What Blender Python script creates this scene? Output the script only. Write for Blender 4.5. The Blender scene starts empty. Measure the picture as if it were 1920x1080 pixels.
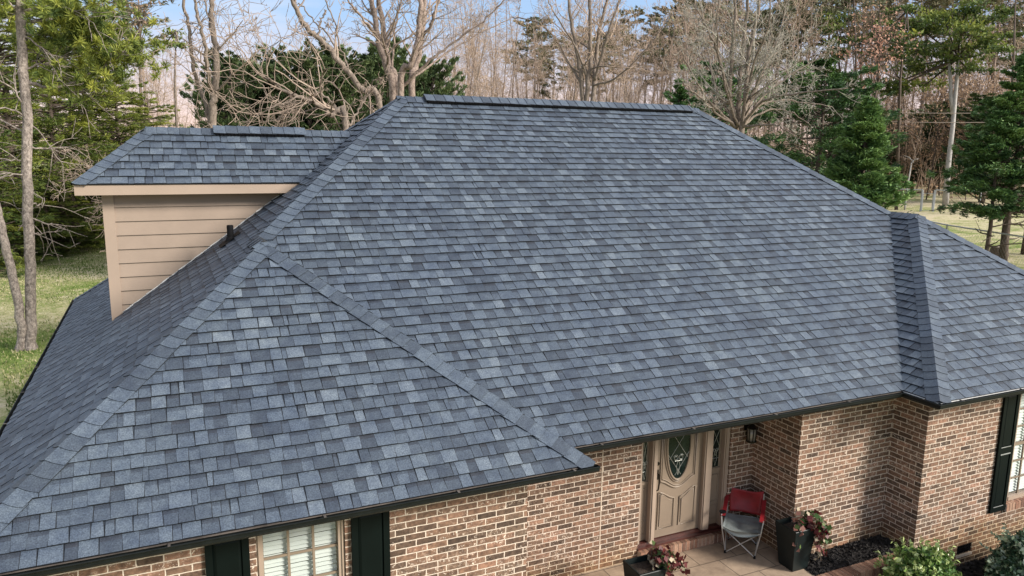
import bpy, math, random
import numpy as np
from mathutils import Vector, Matrix

scene = bpy.context.scene
rad = math.radians
# =====================================================================
# camera (all geometry below is written with the eave line at z = 0 and
# lifted by LIFT at the very end, so that the porch floor is at z = 0)
# =====================================================================
LIFT = 2.355
CAM = np.array([-3.704, -6.117, 3.053])
FPX = 1426.53
RT = np.array([0.90962845, -0.41525515, 0.01180031])
UP = np.array([0.06408924, 0.16834155, 0.98364307])
FW = np.array([0.41044934, 0.89399344, -0.17974165])
cam_data = bpy.data.cameras.new("camera")
cam_data.sensor_width = 36.0
cam_data.lens = FPX * 36.0 / 1920.0
cam_data.clip_end = 3000.0
cam = bpy.data.objects.new("camera", cam_data)
scene.collection.objects.link(cam)
cam.matrix_world = Matrix(((RT[0], UP[0], -FW[0], CAM[0]), (RT[1], UP[1], -FW[1], CAM[1]),
                           (RT[2], UP[2], -FW[2], CAM[2] + LIFT), (0, 0, 0, 1)))
scene.camera = cam

# ---------------------------------------------------------------- light
SUN_EL, SUN_AZ = rad(27), rad(136)          # azimuth from +y towards +x
SUN_STRENGTH, SUN_ANGLE = 3.5, rad(16)
SKY_STRENGTH = 0.085
scene.view_settings.view_transform = 'Standard'
scene.view_settings.look = 'None'
scene.view_settings.exposure = 1.08
scene.view_settings.gamma = 1.0
world = bpy.data.worlds.new("World")
scene.world = world
world.use_nodes = True
wt = world.node_tree
for n in list(wt.nodes):
    wt.nodes.remove(n)


def wn(t, **kw):
    n = wt.nodes.new(t)
    for k, v in kw.items():
        setattr(n, k, v)
    return n


w_out = wn('ShaderNodeOutputWorld')
w_bg = wn('ShaderNodeBackground')
w_bg.inputs[1].default_value = SKY_STRENGTH
sky = wn('ShaderNodeTexSky', sky_type='NISHITA', sun_disc=False)
sky.sun_elevation = SUN_EL
sky.sun_rotation = SUN_AZ
sky.air_density = 1.0
sky.dust_density = 1.5
w_tc = wn('ShaderNodeTexCoord')
w_sep = wn('ShaderNodeSeparateXYZ')
wt.links.new(w_tc.outputs['Generated'], w_sep.inputs[0])
# thin clouds and a warm pale band along the horizon
w_map = wn('ShaderNodeMapping')
w_map.inputs['Scale'].default_value = (1.2, 1.2, 4.5)
wt.links.new(w_tc.outputs['Generated'], w_map.inputs[0])
w_noise = wn('ShaderNodeTexNoise')
w_noise.inputs['Scale'].default_value = 2.3
w_noise.inputs['Detail'].default_value = 7
w_noise.inputs['Roughness'].default_value = 0.55
wt.links.new(w_map.outputs[0], w_noise.inputs['Vector'])
w_cr = wn('ShaderNodeValToRGB')
w_cr.color_ramp.elements[0].position = 0.50
w_cr.color_ramp.elements[1].position = 0.72
wt.links.new(w_noise.outputs['Fac'], w_cr.inputs[0])
w_hr = wn('ShaderNodeValToRGB')
w_hr.color_ramp.elements[0].position = 0.0
w_hr.color_ramp.elements[0].color = (1, 1, 1, 1)
w_hr.color_ramp.elements[1].position = 0.155
w_hr.color_ramp.elements[1].color = (0, 0, 0, 1)
wt.links.new(w_sep.outputs['Z'], w_hr.inputs[0])
w_m1 = wn('ShaderNodeMix', data_type='RGBA')
w_m1.inputs['B'].default_value = (5.8, 5.5, 5.7, 1)     # cloud
w_mul = wn('ShaderNodeMath', operation='MULTIPLY')
w_mul.inputs[1].default_value = 0.75
wt.links.new(w_cr.outputs[0], w_mul.inputs[0])
wt.links.new(w_mul.outputs[0], w_m1.inputs['Factor'])
w_m0 = wn('ShaderNodeMix', data_type='RGBA')              # lift the blue a little
w_m0.inputs['Factor'].default_value = 0.72
w_m0.inputs['B'].default_value = (2.5, 3.75, 5.8, 1)
wt.links.new(sky.outputs[0], w_m0.inputs['A'])
wt.links.new(w_m0.outputs['Result'], w_m1.inputs['A'])
w_m2 = wn('ShaderNodeMix', data_type='RGBA')
w_m2.inputs['B'].default_value = (7.4, 5.2, 4.2, 1)      # horizon glow
w_mul2 = wn('ShaderNodeMath', operation='MULTIPLY')
w_mul2.inputs[1].default_value = 0.9
wt.links.new(w_hr.outputs[0], w_mul2.inputs[0])
wt.links.new(w_mul2.outputs[0], w_m2.inputs['Factor'])
wt.links.new(w_m1.outputs['Result'], w_m2.inputs['A'])
# unseen white sky overhead, added to keep the fill light up
w_or = wn('ShaderNodeValToRGB')
w_or.color_ramp.elements[0].position = 0.30
w_or.color_ramp.elements[0].color = (0, 0, 0, 1)
w_or.color_ramp.elements[1].position = 0.55
w_or.color_ramp.elements[1].color = (0.8, 0.8, 0.8, 1)
wt.links.new(w_sep.outputs['Z'], w_or.inputs[0])
w_m3 = wn('ShaderNodeMix', data_type='RGBA')
w_m3.inputs['B'].default_value = (6.3, 6.4, 6.9, 1)
wt.links.new(w_or.outputs[0], w_m3.inputs['Factor'])
wt.links.new(w_m2.outputs['Result'], w_m3.inputs['A'])
wt.links.new(w_m3.outputs['Result'], w_bg.inputs[0])
wt.links.new(w_bg.outputs[0], w_out.inputs[0])

sun_data = bpy.data.lights.new("sun", 'SUN')
sun_data.energy = SUN_STRENGTH
sun_data.angle = SUN_ANGLE
sun_data.color = (1.0, 0.93, 0.84)
sun = bpy.data.objects.new("sun", sun_data)
scene.collection.objects.link(sun)
sdir = Vector((math.sin(SUN_AZ) * math.cos(SUN_EL), math.cos(SUN_AZ) * math.cos(SUN_EL), math.sin(SUN_EL)))
sun.rotation_euler = (-sdir).to_track_quat('-Z', 'Y').to_euler()
sun.location = (30, -30, 30)

# =====================================================================
# helpers
# =====================================================================
V = Vector


def px_ray(x, y):
    v = FW + (x - 960) / FPX * RT + (540 - y) / FPX * UP
    return v


def at(x, y, d):
    """point seen at photo pixel (x, y), d metres away horizontally"""
    v = px_ray(x, y)
    v = v / math.hypot(v[0], v[1])
    return V(CAM + v * d)


def sstep(a, b, x):
    t = np.clip((x - a) / (b - a), 0, 1)
    return t * t * (3 - 2 * t)


def ground_z(x, y):
    h = 1.25 * sstep(12, 32, x) + 0.85 * sstep(28, 62, x) + 2.5 * sstep(60, 130, x)
    h = h * sstep(-20, 6, y + 0.2 * x)
    b = 1.5 * sstep(60, 120, y) * (1 - sstep(10, 40, x))
    b = b - 0.30 * sstep(0.5, 3.0, x) * (1 - sstep(14, 20, x)) * (1 - sstep(3, 7, y))
    return -2.6 + h + b


def origin(o):
    v = V((0, 0, 0))
    while o is not None:
        v = v + o.location
        o = o.parent
    return v


def mk(name, verts, faces, mat, parent=None, tone=None, smooth=False, loc=None):
    """faces: list of index tuples, or a (F,k) int array.  verts in scene coords."""
    verts = np.asarray(verts, dtype=np.float32).reshape(-1, 3)
    me = bpy.data.meshes.new(name)
    o = bpy.data.objects.new(name, me)
    if parent is not None:
        o.parent = parent
        verts = verts - np.array(origin(parent), dtype=np.float32)
    elif loc is not None:
        o.location = loc
        verts = verts - np.array(loc, dtype=np.float32)
    if isinstance(faces, np.ndarray):
        nf, k = faces.shape
        me.vertices.add(len(verts))
        me.vertices.foreach_set('co', verts.ravel())
        me.loops.add(nf * k)
        me.loops.foreach_set('vertex_index', faces.astype(np.int32).ravel())
        me.polygons.add(nf)
        me.polygons.foreach_set('loop_start', np.arange(0, nf * k, k, dtype=np.int32))
        me.polygons.foreach_set('loop_total', np.full(nf, k, dtype=np.int32))
        me.update(calc_edges=True)
    else:
        me.from_pydata([tuple(map(float, v)) for v in verts], [], faces)
    nf = len(me.polygons)
    if tone is not None and len(tone) == nf:
        a = me.attributes.new('tone', 'FLOAT', 'FACE')
        a.data.foreach_set('value', np.asarray(tone, dtype=np.float32))
    if smooth:
        me.polygons.foreach_set('use_smooth', np.ones(nf, dtype=bool))
    if mat is not None:
        me.materials.append(mat)
    scene.collection.objects.link(o)
    return o


class MB:
    def __init__(s):
        s.v = []
        s.f = []
        s.t = []

    def face(s, pts, t=0.5):
        n = len(s.v)
        s.v += [tuple(p) for p in pts]
        s.f.append(tuple(range(n, n + len(pts))))
        s.t.append(t)

    def box(s, lo, hi, t=0.5, xf=None):
        x0, y0, z0 = lo
        x1, y1, z1 = hi
        P = [(x0, y0, z0), (x1, y0, z0), (x1, y1, z0), (x0, y1, z0), (x0, y0, z1), (x1, y0, z1), (x1, y1, z1), (x0, y1, z1)]
        if xf:
            P = [xf(V(p)) for p in P]
        n = len(s.v)
        s.v += [tuple(p) for p in P]
        for q in ((0, 3, 2, 1), (4, 5, 6, 7), (0, 1, 5, 4), (1, 2, 6, 5), (2, 3, 7, 6), (3, 0, 4, 7)):
            s.f.append(tuple(n + i for i in q))
            s.t.append(t)

    def plate(s, poly, off, t=0.5):
        """convex polygon thickened by vector off"""
        a = [V(p) for p in poly]
        b = [p + V(off) for p in a]
        s.face(a, t)
        s.face(b[::-1], t)
        for i in range(len(a)):
            j = (i + 1) % len(a)
            s.face([a[i], b[i], b[j], a[j]], t)

    def tube(s, pts, r, n=8, t=0.5, caps=True, closed=False):
        pts = [V(p) for p in pts]
        if not hasattr(r, '__len__'):
            r = [r] * len(pts)
        rings = []
        m = len(pts)
        ref = None
        for i, p in enumerate(pts):
            a = pts[(i - 1) % m] if (i > 0 or closed) else p
            b = pts[(i + 1) % m] if (i < m - 1 or closed) else p
            d = (b - a).normalized()
            if ref is None:
                ref = d.orthogonal().normalized()
            ref = (ref - d * ref.dot(d))
            if ref.length < 1e-5:
                ref = d.orthogonal()
            ref.normalize()
            c = d.cross(ref)
            base = len(s.v)
            for k in range(n):
                an = 2 * math.pi * k / n
                s.v.append(tuple(p + (ref * math.cos(an) + c * math.sin(an)) * r[i]))
            rings.append(base)
        for i in range(m if closed else m - 1):
            A, B = rings[i], rings[(i + 1) % m]
            for k in range(n):
                s.f.append((A + k, A + (k + 1) % n, B + (k + 1) % n, B + k))
                s.t.append(t)
        if caps and not closed:
            s.f.append(tuple(rings[0] + k for k in range(n))[::-1])
            s.t.append(t)
            s.f.append(tuple(rings[-1] + k for k in range(n)))
            s.t.append(t)

    def build(s, name, mat, parent=None, smooth=False, loc=None):
        return mk(name, s.v, s.f, mat, parent, s.t, smooth, loc)


def tag(o, label=None, cat=None, group=None, kind=None):
    if label:
        o['label'] = label
    if cat:
        o['category'] = cat
    if group:
        o['group'] = group
    if kind:
        o['kind'] = kind
    return o


def empty(name, loc, label, cat, group=None):
    o = bpy.data.objects.new(name, None)
    o.location = loc
    o.empty_display_size = 0.2
    scene.collection.objects.link(o)
    return tag(o, label, cat, group)


# ---------------------------------------------------------------- materials
def new_mat(name):
    m = bpy.data.materials.new(name)
    m.use_nodes = True
    nt = m.node_tree
    b = nt.nodes['Principled BSDF']
    return m, nt, b


def ramp(nt, src, stops, interp='LINEAR'):
    r = nt.nodes.new('ShaderNodeValToRGB')
    r.color_ramp.interpolation = interp
    e = r.color_ramp.elements
    while len(e) < len(stops):
        e.new(0.5)
    for i, (p, c) in enumerate(stops):
        e[i].position = p
        e[i].color = (c[0], c[1], c[2], 1)
    nt.links.new(src, r.inputs[0])
    return r


def noise(nt, scale, detail=3, rough=0.5, vec=None, dist=0.0):
    n = nt.nodes.new('ShaderNodeTexNoise')
    n.inputs['Scale'].default_value = scale
    n.inputs['Detail'].default_value = detail
    n.inputs['Roughness'].default_value = rough
    n.inputs['Distortion'].default_value = dist
    if vec is None:
        tc = nt.nodes.new('ShaderNodeTexCoord')
        vec = tc.outputs['Object']
    nt.links.new(vec, n.inputs['Vector'])
    return n


def mixc(nt, fac, a, b, mode='MIX'):
    m = nt.nodes.new('ShaderNodeMix')
    m.data_type = 'RGBA'
    m.blend_type = mode
    for sock, val in (('Factor', fac), ('A', a), ('B', b)):
        if isinstance(val, (int, float)):
            m.inputs[sock].default_value = val
        elif isinstance(val, tuple):
            m.inputs[sock].default_value = (val[0], val[1], val[2], 1)
        else:
            nt.links.new(val, m.inputs[sock])
    return m.outputs['Result']


def math_n(nt, op, a, b=None, c=None):
    m = nt.nodes.new('ShaderNodeMath')
    m.operation = op
    for i, v in enumerate((a, b, c)):
        if v is None:
            continue
        if isinstance(v, (int, float)):
            m.inputs[i].default_value = v
        else:
            nt.links.new(v, m.inputs[i])
    return m.outputs[0]


def bump(nt, b, h, strength=0.3, dist=0.01):
    bn = nt.nodes.new('ShaderNodeBump')
    bn.inputs['Strength'].default_value = strength
    bn.inputs['Distance'].default_value = dist
    nt.links.new(h, bn.inputs['Height'])
    nt.links.new(bn.outputs[0], b.inputs['Normal'])


def simple(name, col, rough=0.6, var=0.15, scale=6.0, metallic=0.0, bmp=0.0, spec=0.5):
    m, nt, b = new_mat(name)
    n = noise(nt, scale, 4, 0.6)
    lo = tuple(c * (1 - var) for c in col)
    hi = tuple(min(1, c * (1 + var)) for c in col)
    r = ramp(nt, n.outputs['Fac'], [(0.3, lo), (0.7, hi)])
    nt.links.new(r.outputs[0], b.inputs['Base Color'])
    b.inputs['Roughness'].default_value = rough
    b.inputs['Metallic'].default_value = metallic
    b.inputs['Specular IOR Level'].default_value = spec
    if bmp:
        n2 = noise(nt, scale * 12, 3, 0.6)
        bump(nt, b, n2.outputs['Fac'], bmp, 0.01)
    return m


def tone_mat(name, stops, rough=0.7, nscale=None, namt=0.3, interp='LINEAR', bmp=0.0, spec=0.3, trans=0.0):
    m, nt, b = new_mat(name)
    a = nt.nodes.new('ShaderNodeAttribute')
    a.attribute_name = 'tone'
    r = ramp(nt, a.outputs['Fac'], stops, interp)
    col = r.outputs[0]
    if nscale:
        n = noise(nt, nscale, 4, 0.65)
        g = ramp(nt, n.outputs['Fac'], [(0.25, (1 - namt,) * 3), (0.75, (1 + namt,) * 3)])
        col = mixc(nt, 1.0, col, g.outputs[0], 'MULTIPLY')
        if bmp:
            bump(nt, b, n.outputs['Fac'], bmp, 0.01)
    nt.links.new(col, b.inputs['Base Color'])
    b.inputs['Roughness'].default_value = rough
    b.inputs['Specular IOR Level'].default_value = spec
    if trans:
        out = [n for n in nt.nodes if n.type == 'OUTPUT_MATERIAL'][0]
        tr = nt.nodes.new('ShaderNodeBsdfTranslucent')
        nt.links.new(col, tr.inputs[0])
        mx = nt.nodes.new('ShaderNodeMixShader')
        mx.inputs[0].default_value = trans
        nt.links.new(b.outputs[0], mx.inputs[1])
        nt.links.new(tr.outputs[0], mx.inputs[2])
        nt.links.new(mx.outputs[0], out.inputs[0])
    return m


def shingle_material():
    m, nt, b = new_mat('asphalt_shingle')
    a = nt.nodes.new('ShaderNodeAttribute')
    a.attribute_name = 'tone'
    r = ramp(nt, a.outputs['Fac'], [(0.0, (0.009, 0.011, 0.014)), (0.12, (0.020, 0.025, 0.036)), (0.3, (0.027, 0.038, 0.056)),
                                    (0.55, (0.056, 0.076, 0.105)), (0.8, (0.096, 0.121, 0.153)), (1.0, (0.16, 0.184, 0.21))])
    tc = nt.nodes.new('ShaderNodeTexCoord')
    n1 = noise(nt, 90.0, 2, 0.7, tc.outputs['Object'])       # granules
    g = ramp(nt, n1.outputs['Fac'], [(0.3, (0.55, 0.56, 0.6)), (0.5, (1, 1, 1)), (0.68, (1.6, 1.55, 1.5))])
    c = mixc(nt, 1.0, r.outputs[0], g.outputs[0], 'MULTIPLY')
    n2 = noise(nt, 0.9, 8, 0.7, tc.outputs['Object'], 0.3)        # weathering
    g2 = ramp(nt, n2.outputs['Fac'], [(0.3, (0.78, 0.81, 0.87)), (0.7, (1.20, 1.17, 1.10))])
    c = mixc(nt, 1.0, c, g2.outputs[0], 'MULTIPLY')
    n3 = noise(nt, 9.0, 4, 0.6, tc.outputs['Object'])        # blend of colours inside a tab
    g3 = ramp(nt, n3.outputs['Fac'], [(0.3, (0.74, 0.77, 0.82)), (0.7, (1.28, 1.24, 1.16))])
    c = mixc(nt, 1.0, c, g3.outputs[0], 'MULTIPLY')
    nt.links.new(c, b.inputs['Base Color'])
    b.inputs['Roughness'].default_value = 0.62
    b.inputs['Specular IOR Level'].default_value = 0.45
    bump(nt, b, n1.outputs['Fac'], 0.35, 0.004)
    return m


def brick_material(name='brick', w=0.2095, h=0.0677, mort=0.0105, tint=(1, 1, 1)):
    m, nt, b = new_mat(name)
    tc = nt.nodes.new('ShaderNodeTexCoord')
    nd = noise(nt, 14.0, 3, 0.6, tc.outputs['Object'])
    sep = nt.nodes.new('ShaderNodeSeparateXYZ')
    nt.links.new(tc.outputs['Object'], sep.inputs[0])
    wob = math_n(nt, 'MULTIPLY', math_n(nt, 'SUBTRACT', nd.outputs['Fac'], 0.5), 0.014)
    u = math_n(nt, 'ADD', math_n(nt, 'ADD', sep.outputs[0], sep.outputs[1]), wob)
    z = math_n(nt, 'ADD', sep.outputs[2], math_n(nt, 'MULTIPLY', wob, 0.7))
    zr = math_n(nt, 'DIVIDE', z, h)
    row = math_n(nt, 'FLOOR', zr)
    fz = math_n(nt, 'FRACT', zr)
    half = math_n(nt, 'MULTIPLY', math_n(nt, 'FLOORED_MODULO', row, 2.0), 0.5)
    rj = nt.nodes.new('ShaderNodeTexWhiteNoise')
    rj.noise_dimensions = '1D'
    nt.links.new(row, rj.inputs['W'])
    jit = math_n(nt, 'MULTIPLY', rj.outputs['Value'], 0.10)
    ur = math_n(nt, 'ADD', math_n(nt, 'ADD', math_n(nt, 'DIVIDE', u, w), half), jit)
    cell = math_n(nt, 'FLOOR', ur)
    fu = math_n(nt, 'FRACT', ur)
    # distance to the nearest joint, metres
    du = math_n(nt, 'MULTIPLY', math_n(nt, 'MINIMUM', fu, math_n(nt, 'SUBTRACT', 1.0, fu)), w)
    dz = math_n(nt, 'MULTIPLY', math_n(nt, 'MINIMUM', fz, math_n(nt, 'SUBTRACT', 1.0, fz)), h)
    d = math_n(nt, 'MINIMUM', du, dz)
    face = nt.nodes.new('ShaderNodeMapRange')
    face.inputs['From Min'].default_value = mort * 0.42
    face.inputs['From Max'].default_value = mort * 0.62
    nt.links.new(d, face.inputs['Value'])
    comb = nt.nodes.new('ShaderNodeCombineXYZ')
    nt.links.new(cell, comb.inputs[0])
    nt.links.new(row, comb.inputs[1])
    wn_ = nt.nodes.new('ShaderNodeTexWhiteNoise')
    wn_.noise_dimensions = '3D'
    nt.links.new(comb.outputs[0], wn_.inputs['Vector'])
    T = tint
    def tt(c): return tuple(c[i] * T[i] for i in range(3))
    rc = ramp(nt, wn_.outputs['Value'], [(0.0, tt((0.060, 0.043, 0.034))), (0.25, tt((0.108, 0.070, 0.051))), (0.5, tt((0.170, 0.103, 0.073))),
                                          (0.75, tt((0.120, 0.085, 0.064))), (1.0, tt((0.225, 0.130, 0.093)))])
    # patches inside a brick
    n2 = noise(nt, 22.0, 4, 0.7, tc.outputs['Object'])
    g = ramp(nt, n2.outputs['Fac'], [(0.3, (0.50, 0.50, 0.52)), (0.7, (1.65, 1.6, 1.5))])
    c = mixc(nt, 1.0, rc.outputs[0], g.outputs[0], 'MULTIPLY')
    # whitewash smears
    n3 = noise(nt, 26.0, 5, 0.75, tc.outputs['Object'], 1.2)
    s1 = ramp(nt, n3.outputs['Fac'], [(0.565, (0, 0, 0)), (0.64, (1, 1, 1))])
    sel = ramp(nt, wn_.outputs['Color'], [(0.35, (0, 0, 0)), (0.75, (1, 1, 1))])
    s2 = mixc(nt, 1.0, s1.outputs[0], sel.outputs[0], 'MULTIPLY')
    c = mixc(nt, s2, c, (0.72, 0.62, 0.52))
    # mortar
    n4 = noise(nt, 60.0, 3, 0.6, tc.outputs['Object'])
    mo = ramp(nt, n4.outputs['Fac'], [(0.3, (0.46, 0.385, 0.315)), (0.7, (0.68, 0.585, 0.495))])
    c = mixc(nt, face.outputs[0], mo.outputs[0], c)
    n5 = noise(nt, 1.3, 4, 0.6, tc.outputs['Object'])
    g5 = ramp(nt, n5.outputs['Fac'], [(0.3, (0.86, 0.85, 0.83)), (0.7, (1.12, 1.11, 1.1))])
    c = mixc(nt, 1.0, c, g5.outputs[0], 'MULTIPLY')
    # moss and splashed dirt in patches low on the wall
    lowm = nt.nodes.new('ShaderNodeMapRange')
    lowm.inputs['From Min'].default_value = 0.75
    lowm.inputs['From Max'].default_value = -0.15
    nt.links.new(sep.outputs[2], lowm.inputs['Value'])
    n6 = noise(nt, 2.6, 6, 0.7, tc.outputs['Object'], 0.4)
    ms = ramp(nt, math_n(nt, 'MULTIPLY', lowm.outputs[0], n6.outputs['Fac']), [(0.22, (0, 0, 0)), (0.42, (0.55, 0.55, 0.55))])
    c = mixc(nt, ms.outputs[0], c, mixc(nt, 1.0, c, (0.80, 0.66, 0.36), 'MULTIPLY'))
    nt.links.new(c, b.inputs['Base Color'])
    b.inputs['Roughness'].default_value = 0.85
    b.inputs['Specular IOR Level'].default_value = 0.2
    hh = math_n(nt, 'ADD', face.outputs[0], math_n(nt, 'MULTIPLY', n3.outputs['Fac'], 0.5))
    bump(nt, b, hh, 0.7, 0.008)
    return m


def bark_material(name, lo, hi, scale=9.0, stretch=0.25):
    m, nt, b = new_mat(name)
    tc = nt.nodes.new('ShaderNodeTexCoord')
    mp = nt.nodes.new('ShaderNodeMapping')
    mp.inputs['Scale'].default_value = (1, 1, stretch)
    nt.links.new(tc.outputs['Object'], mp.inputs[0])
    n = noise(nt, scale, 6, 0.7, mp.outputs[0], 0.6)
    r = ramp(nt, n.outputs['Fac'], [(0.3, lo), (0.52, tuple((a + c) / 2 for a, c in zip(lo, hi))), (0.72, hi)])
    nt.links.new(r.outputs[0], b.inputs['Base Color'])
    b.inputs['Roughness'].default_value = 0.9
    b.inputs['Specular IOR Level'].default_value = 0.15
    bump(nt, b, n.outputs['Fac'], 0.9, 0.04)
    return m


def ground_material():
    m, nt, b = new_mat('grass_ground')
    tc = nt.nodes.new('ShaderNodeTexCoord')
    ob = tc.outputs['Object']
    n1 = noise(nt, 0.16, 6, 0.62, ob, 0.4)
    n2 = noise(nt, 1.4, 6, 0.75, ob)
    n3 = noise(nt, 14.0, 4, 0.7, ob)
    f = math_n(nt, 'ADD', math_n(nt, 'MULTIPLY', n1.outputs['Fac'], 0.45), math_n(nt, 'ADD', math_n(nt, 'MULTIPLY', n2.outputs['Fac'], 0.35), math_n(nt, 'MULTIPLY', n3.outputs['Fac'], 0.20)))
    # the lawn by the house is greener, the field to the right is dry and tan
    sep = nt.nodes.new('ShaderNodeSeparateXYZ')
    nt.links.new(ob, sep.inputs[0])
    mr = nt.nodes.new('ShaderNodeMapRange')
    mr.inputs['From Min'].default_value = 26
    mr.inputs['From Max'].default_value = 44
    mr.inputs['To Min'].default_value = 0.0
    mr.inputs['To Max'].default_value = 0.045
    nt.links.new(sep.outputs[0], mr.inputs['Value'])
    f2 = math_n(nt, 'ADD', f, mr.outputs[0])
    r = ramp(nt, f2, [(0.38, (0.080, 0.135, 0.025)), (0.455, (0.16, 0.215, 0.055)), (0.505, (0.32, 0.31, 0.15)), (0.56, (0.50, 0.44, 0.29)), (0.70, (0.40, 0.32, 0.23))])
    nt.links.new(r.outputs[0], b.inputs['Base Color'])
    b.inputs['Roughness'].default_value = 0.95
    b.inputs['Specular IOR Level'].default_value = 0.1
    bump(nt, b, n3.outputs['Fac'], 0.8, 0.06)
    return m


def stone_floor_material():
    m, nt, b = new_mat('stone_tile')
    tc = nt.nodes.new('ShaderNodeTexCoord')
    bt = nt.nodes.new('ShaderNodeTexBrick')
    bt.inputs['Scale'].default_value = 1.0
    bt.inputs['Brick Width'].default_value = 0.62
    bt.inputs['Row Height'].default_value = 0.42
    bt.inputs['Mortar Size'].default_value = 0.007
    bt.offset = 0.5
    bt.inputs['Color1'].default_value = (0.27, 0.20, 0.145, 1)
    bt.inputs['Color2'].default_value = (0.37, 0.285, 0.21, 1)
    bt.inputs['Mortar'].default_value = (0.10, 0.075, 0.055, 1)
    nt.links.new(tc.outputs['Object'], bt.inputs['Vector'])
    n = noise(nt, 5.0, 6, 0.7, tc.outputs['Object'], 0.5)
    g = ramp(nt, n.outputs['Fac'], [(0.3, (0.70, 0.68, 0.66)), (0.7, (1.25, 1.25, 1.22))])
    c = mixc(nt, 1.0, bt.outputs['Color'], g.outputs[0], 'MULTIPLY')
    nt.links.new(c, b.inputs['Base Color'])
    b.inputs['Roughness'].default_value = 0.7
    bump(nt, b, n.outputs['Fac'], 0.3, 0.01)
    return m


def glass_material():
    m, nt, b = new_mat('window_glass')
    out = [n for n in nt.nodes if n.type == 'OUTPUT_MATERIAL'][0]
    nt.nodes.remove(b)
    tr = nt.nodes.new('ShaderNodeBsdfTransparent')
    tr.inputs[0].default_value = (0.97, 0.985, 0.98, 1)
    gl = nt.nodes.new('ShaderNodeBsdfGlossy')
    gl.inputs['Roughness'].default_value = 0.05
    fr = nt.nodes.new('ShaderNodeLayerWeight')
    fr.inputs[0].default_value = 0.5
    fac = math_n(nt, 'ADD', math_n(nt, 'MULTIPLY', math_n(nt, 'POWER', fr.outputs['Facing'], 5.0), 0.9), 0.05)
    n = noise(nt, 1.5, 2, 0.5)
    bn = nt.nodes.new('ShaderNodeBump')
    bn.inputs['Strength'].default_value = 0.08
    nt.links.new(n.outputs['Fac'], bn.inputs['Height'])
    nt.links.new(bn.outputs[0], gl.inputs['Normal'])
    mx = nt.nodes.new('ShaderNodeMixShader')
    nt.links.new(fac, mx.inputs[0])
    nt.links.new(tr.outputs[0], mx.inputs[1])
    nt.links.new(gl.outputs[0], mx.inputs[2])
    nt.links.new(mx.outputs[0], out.inputs[0])
    return m


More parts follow.
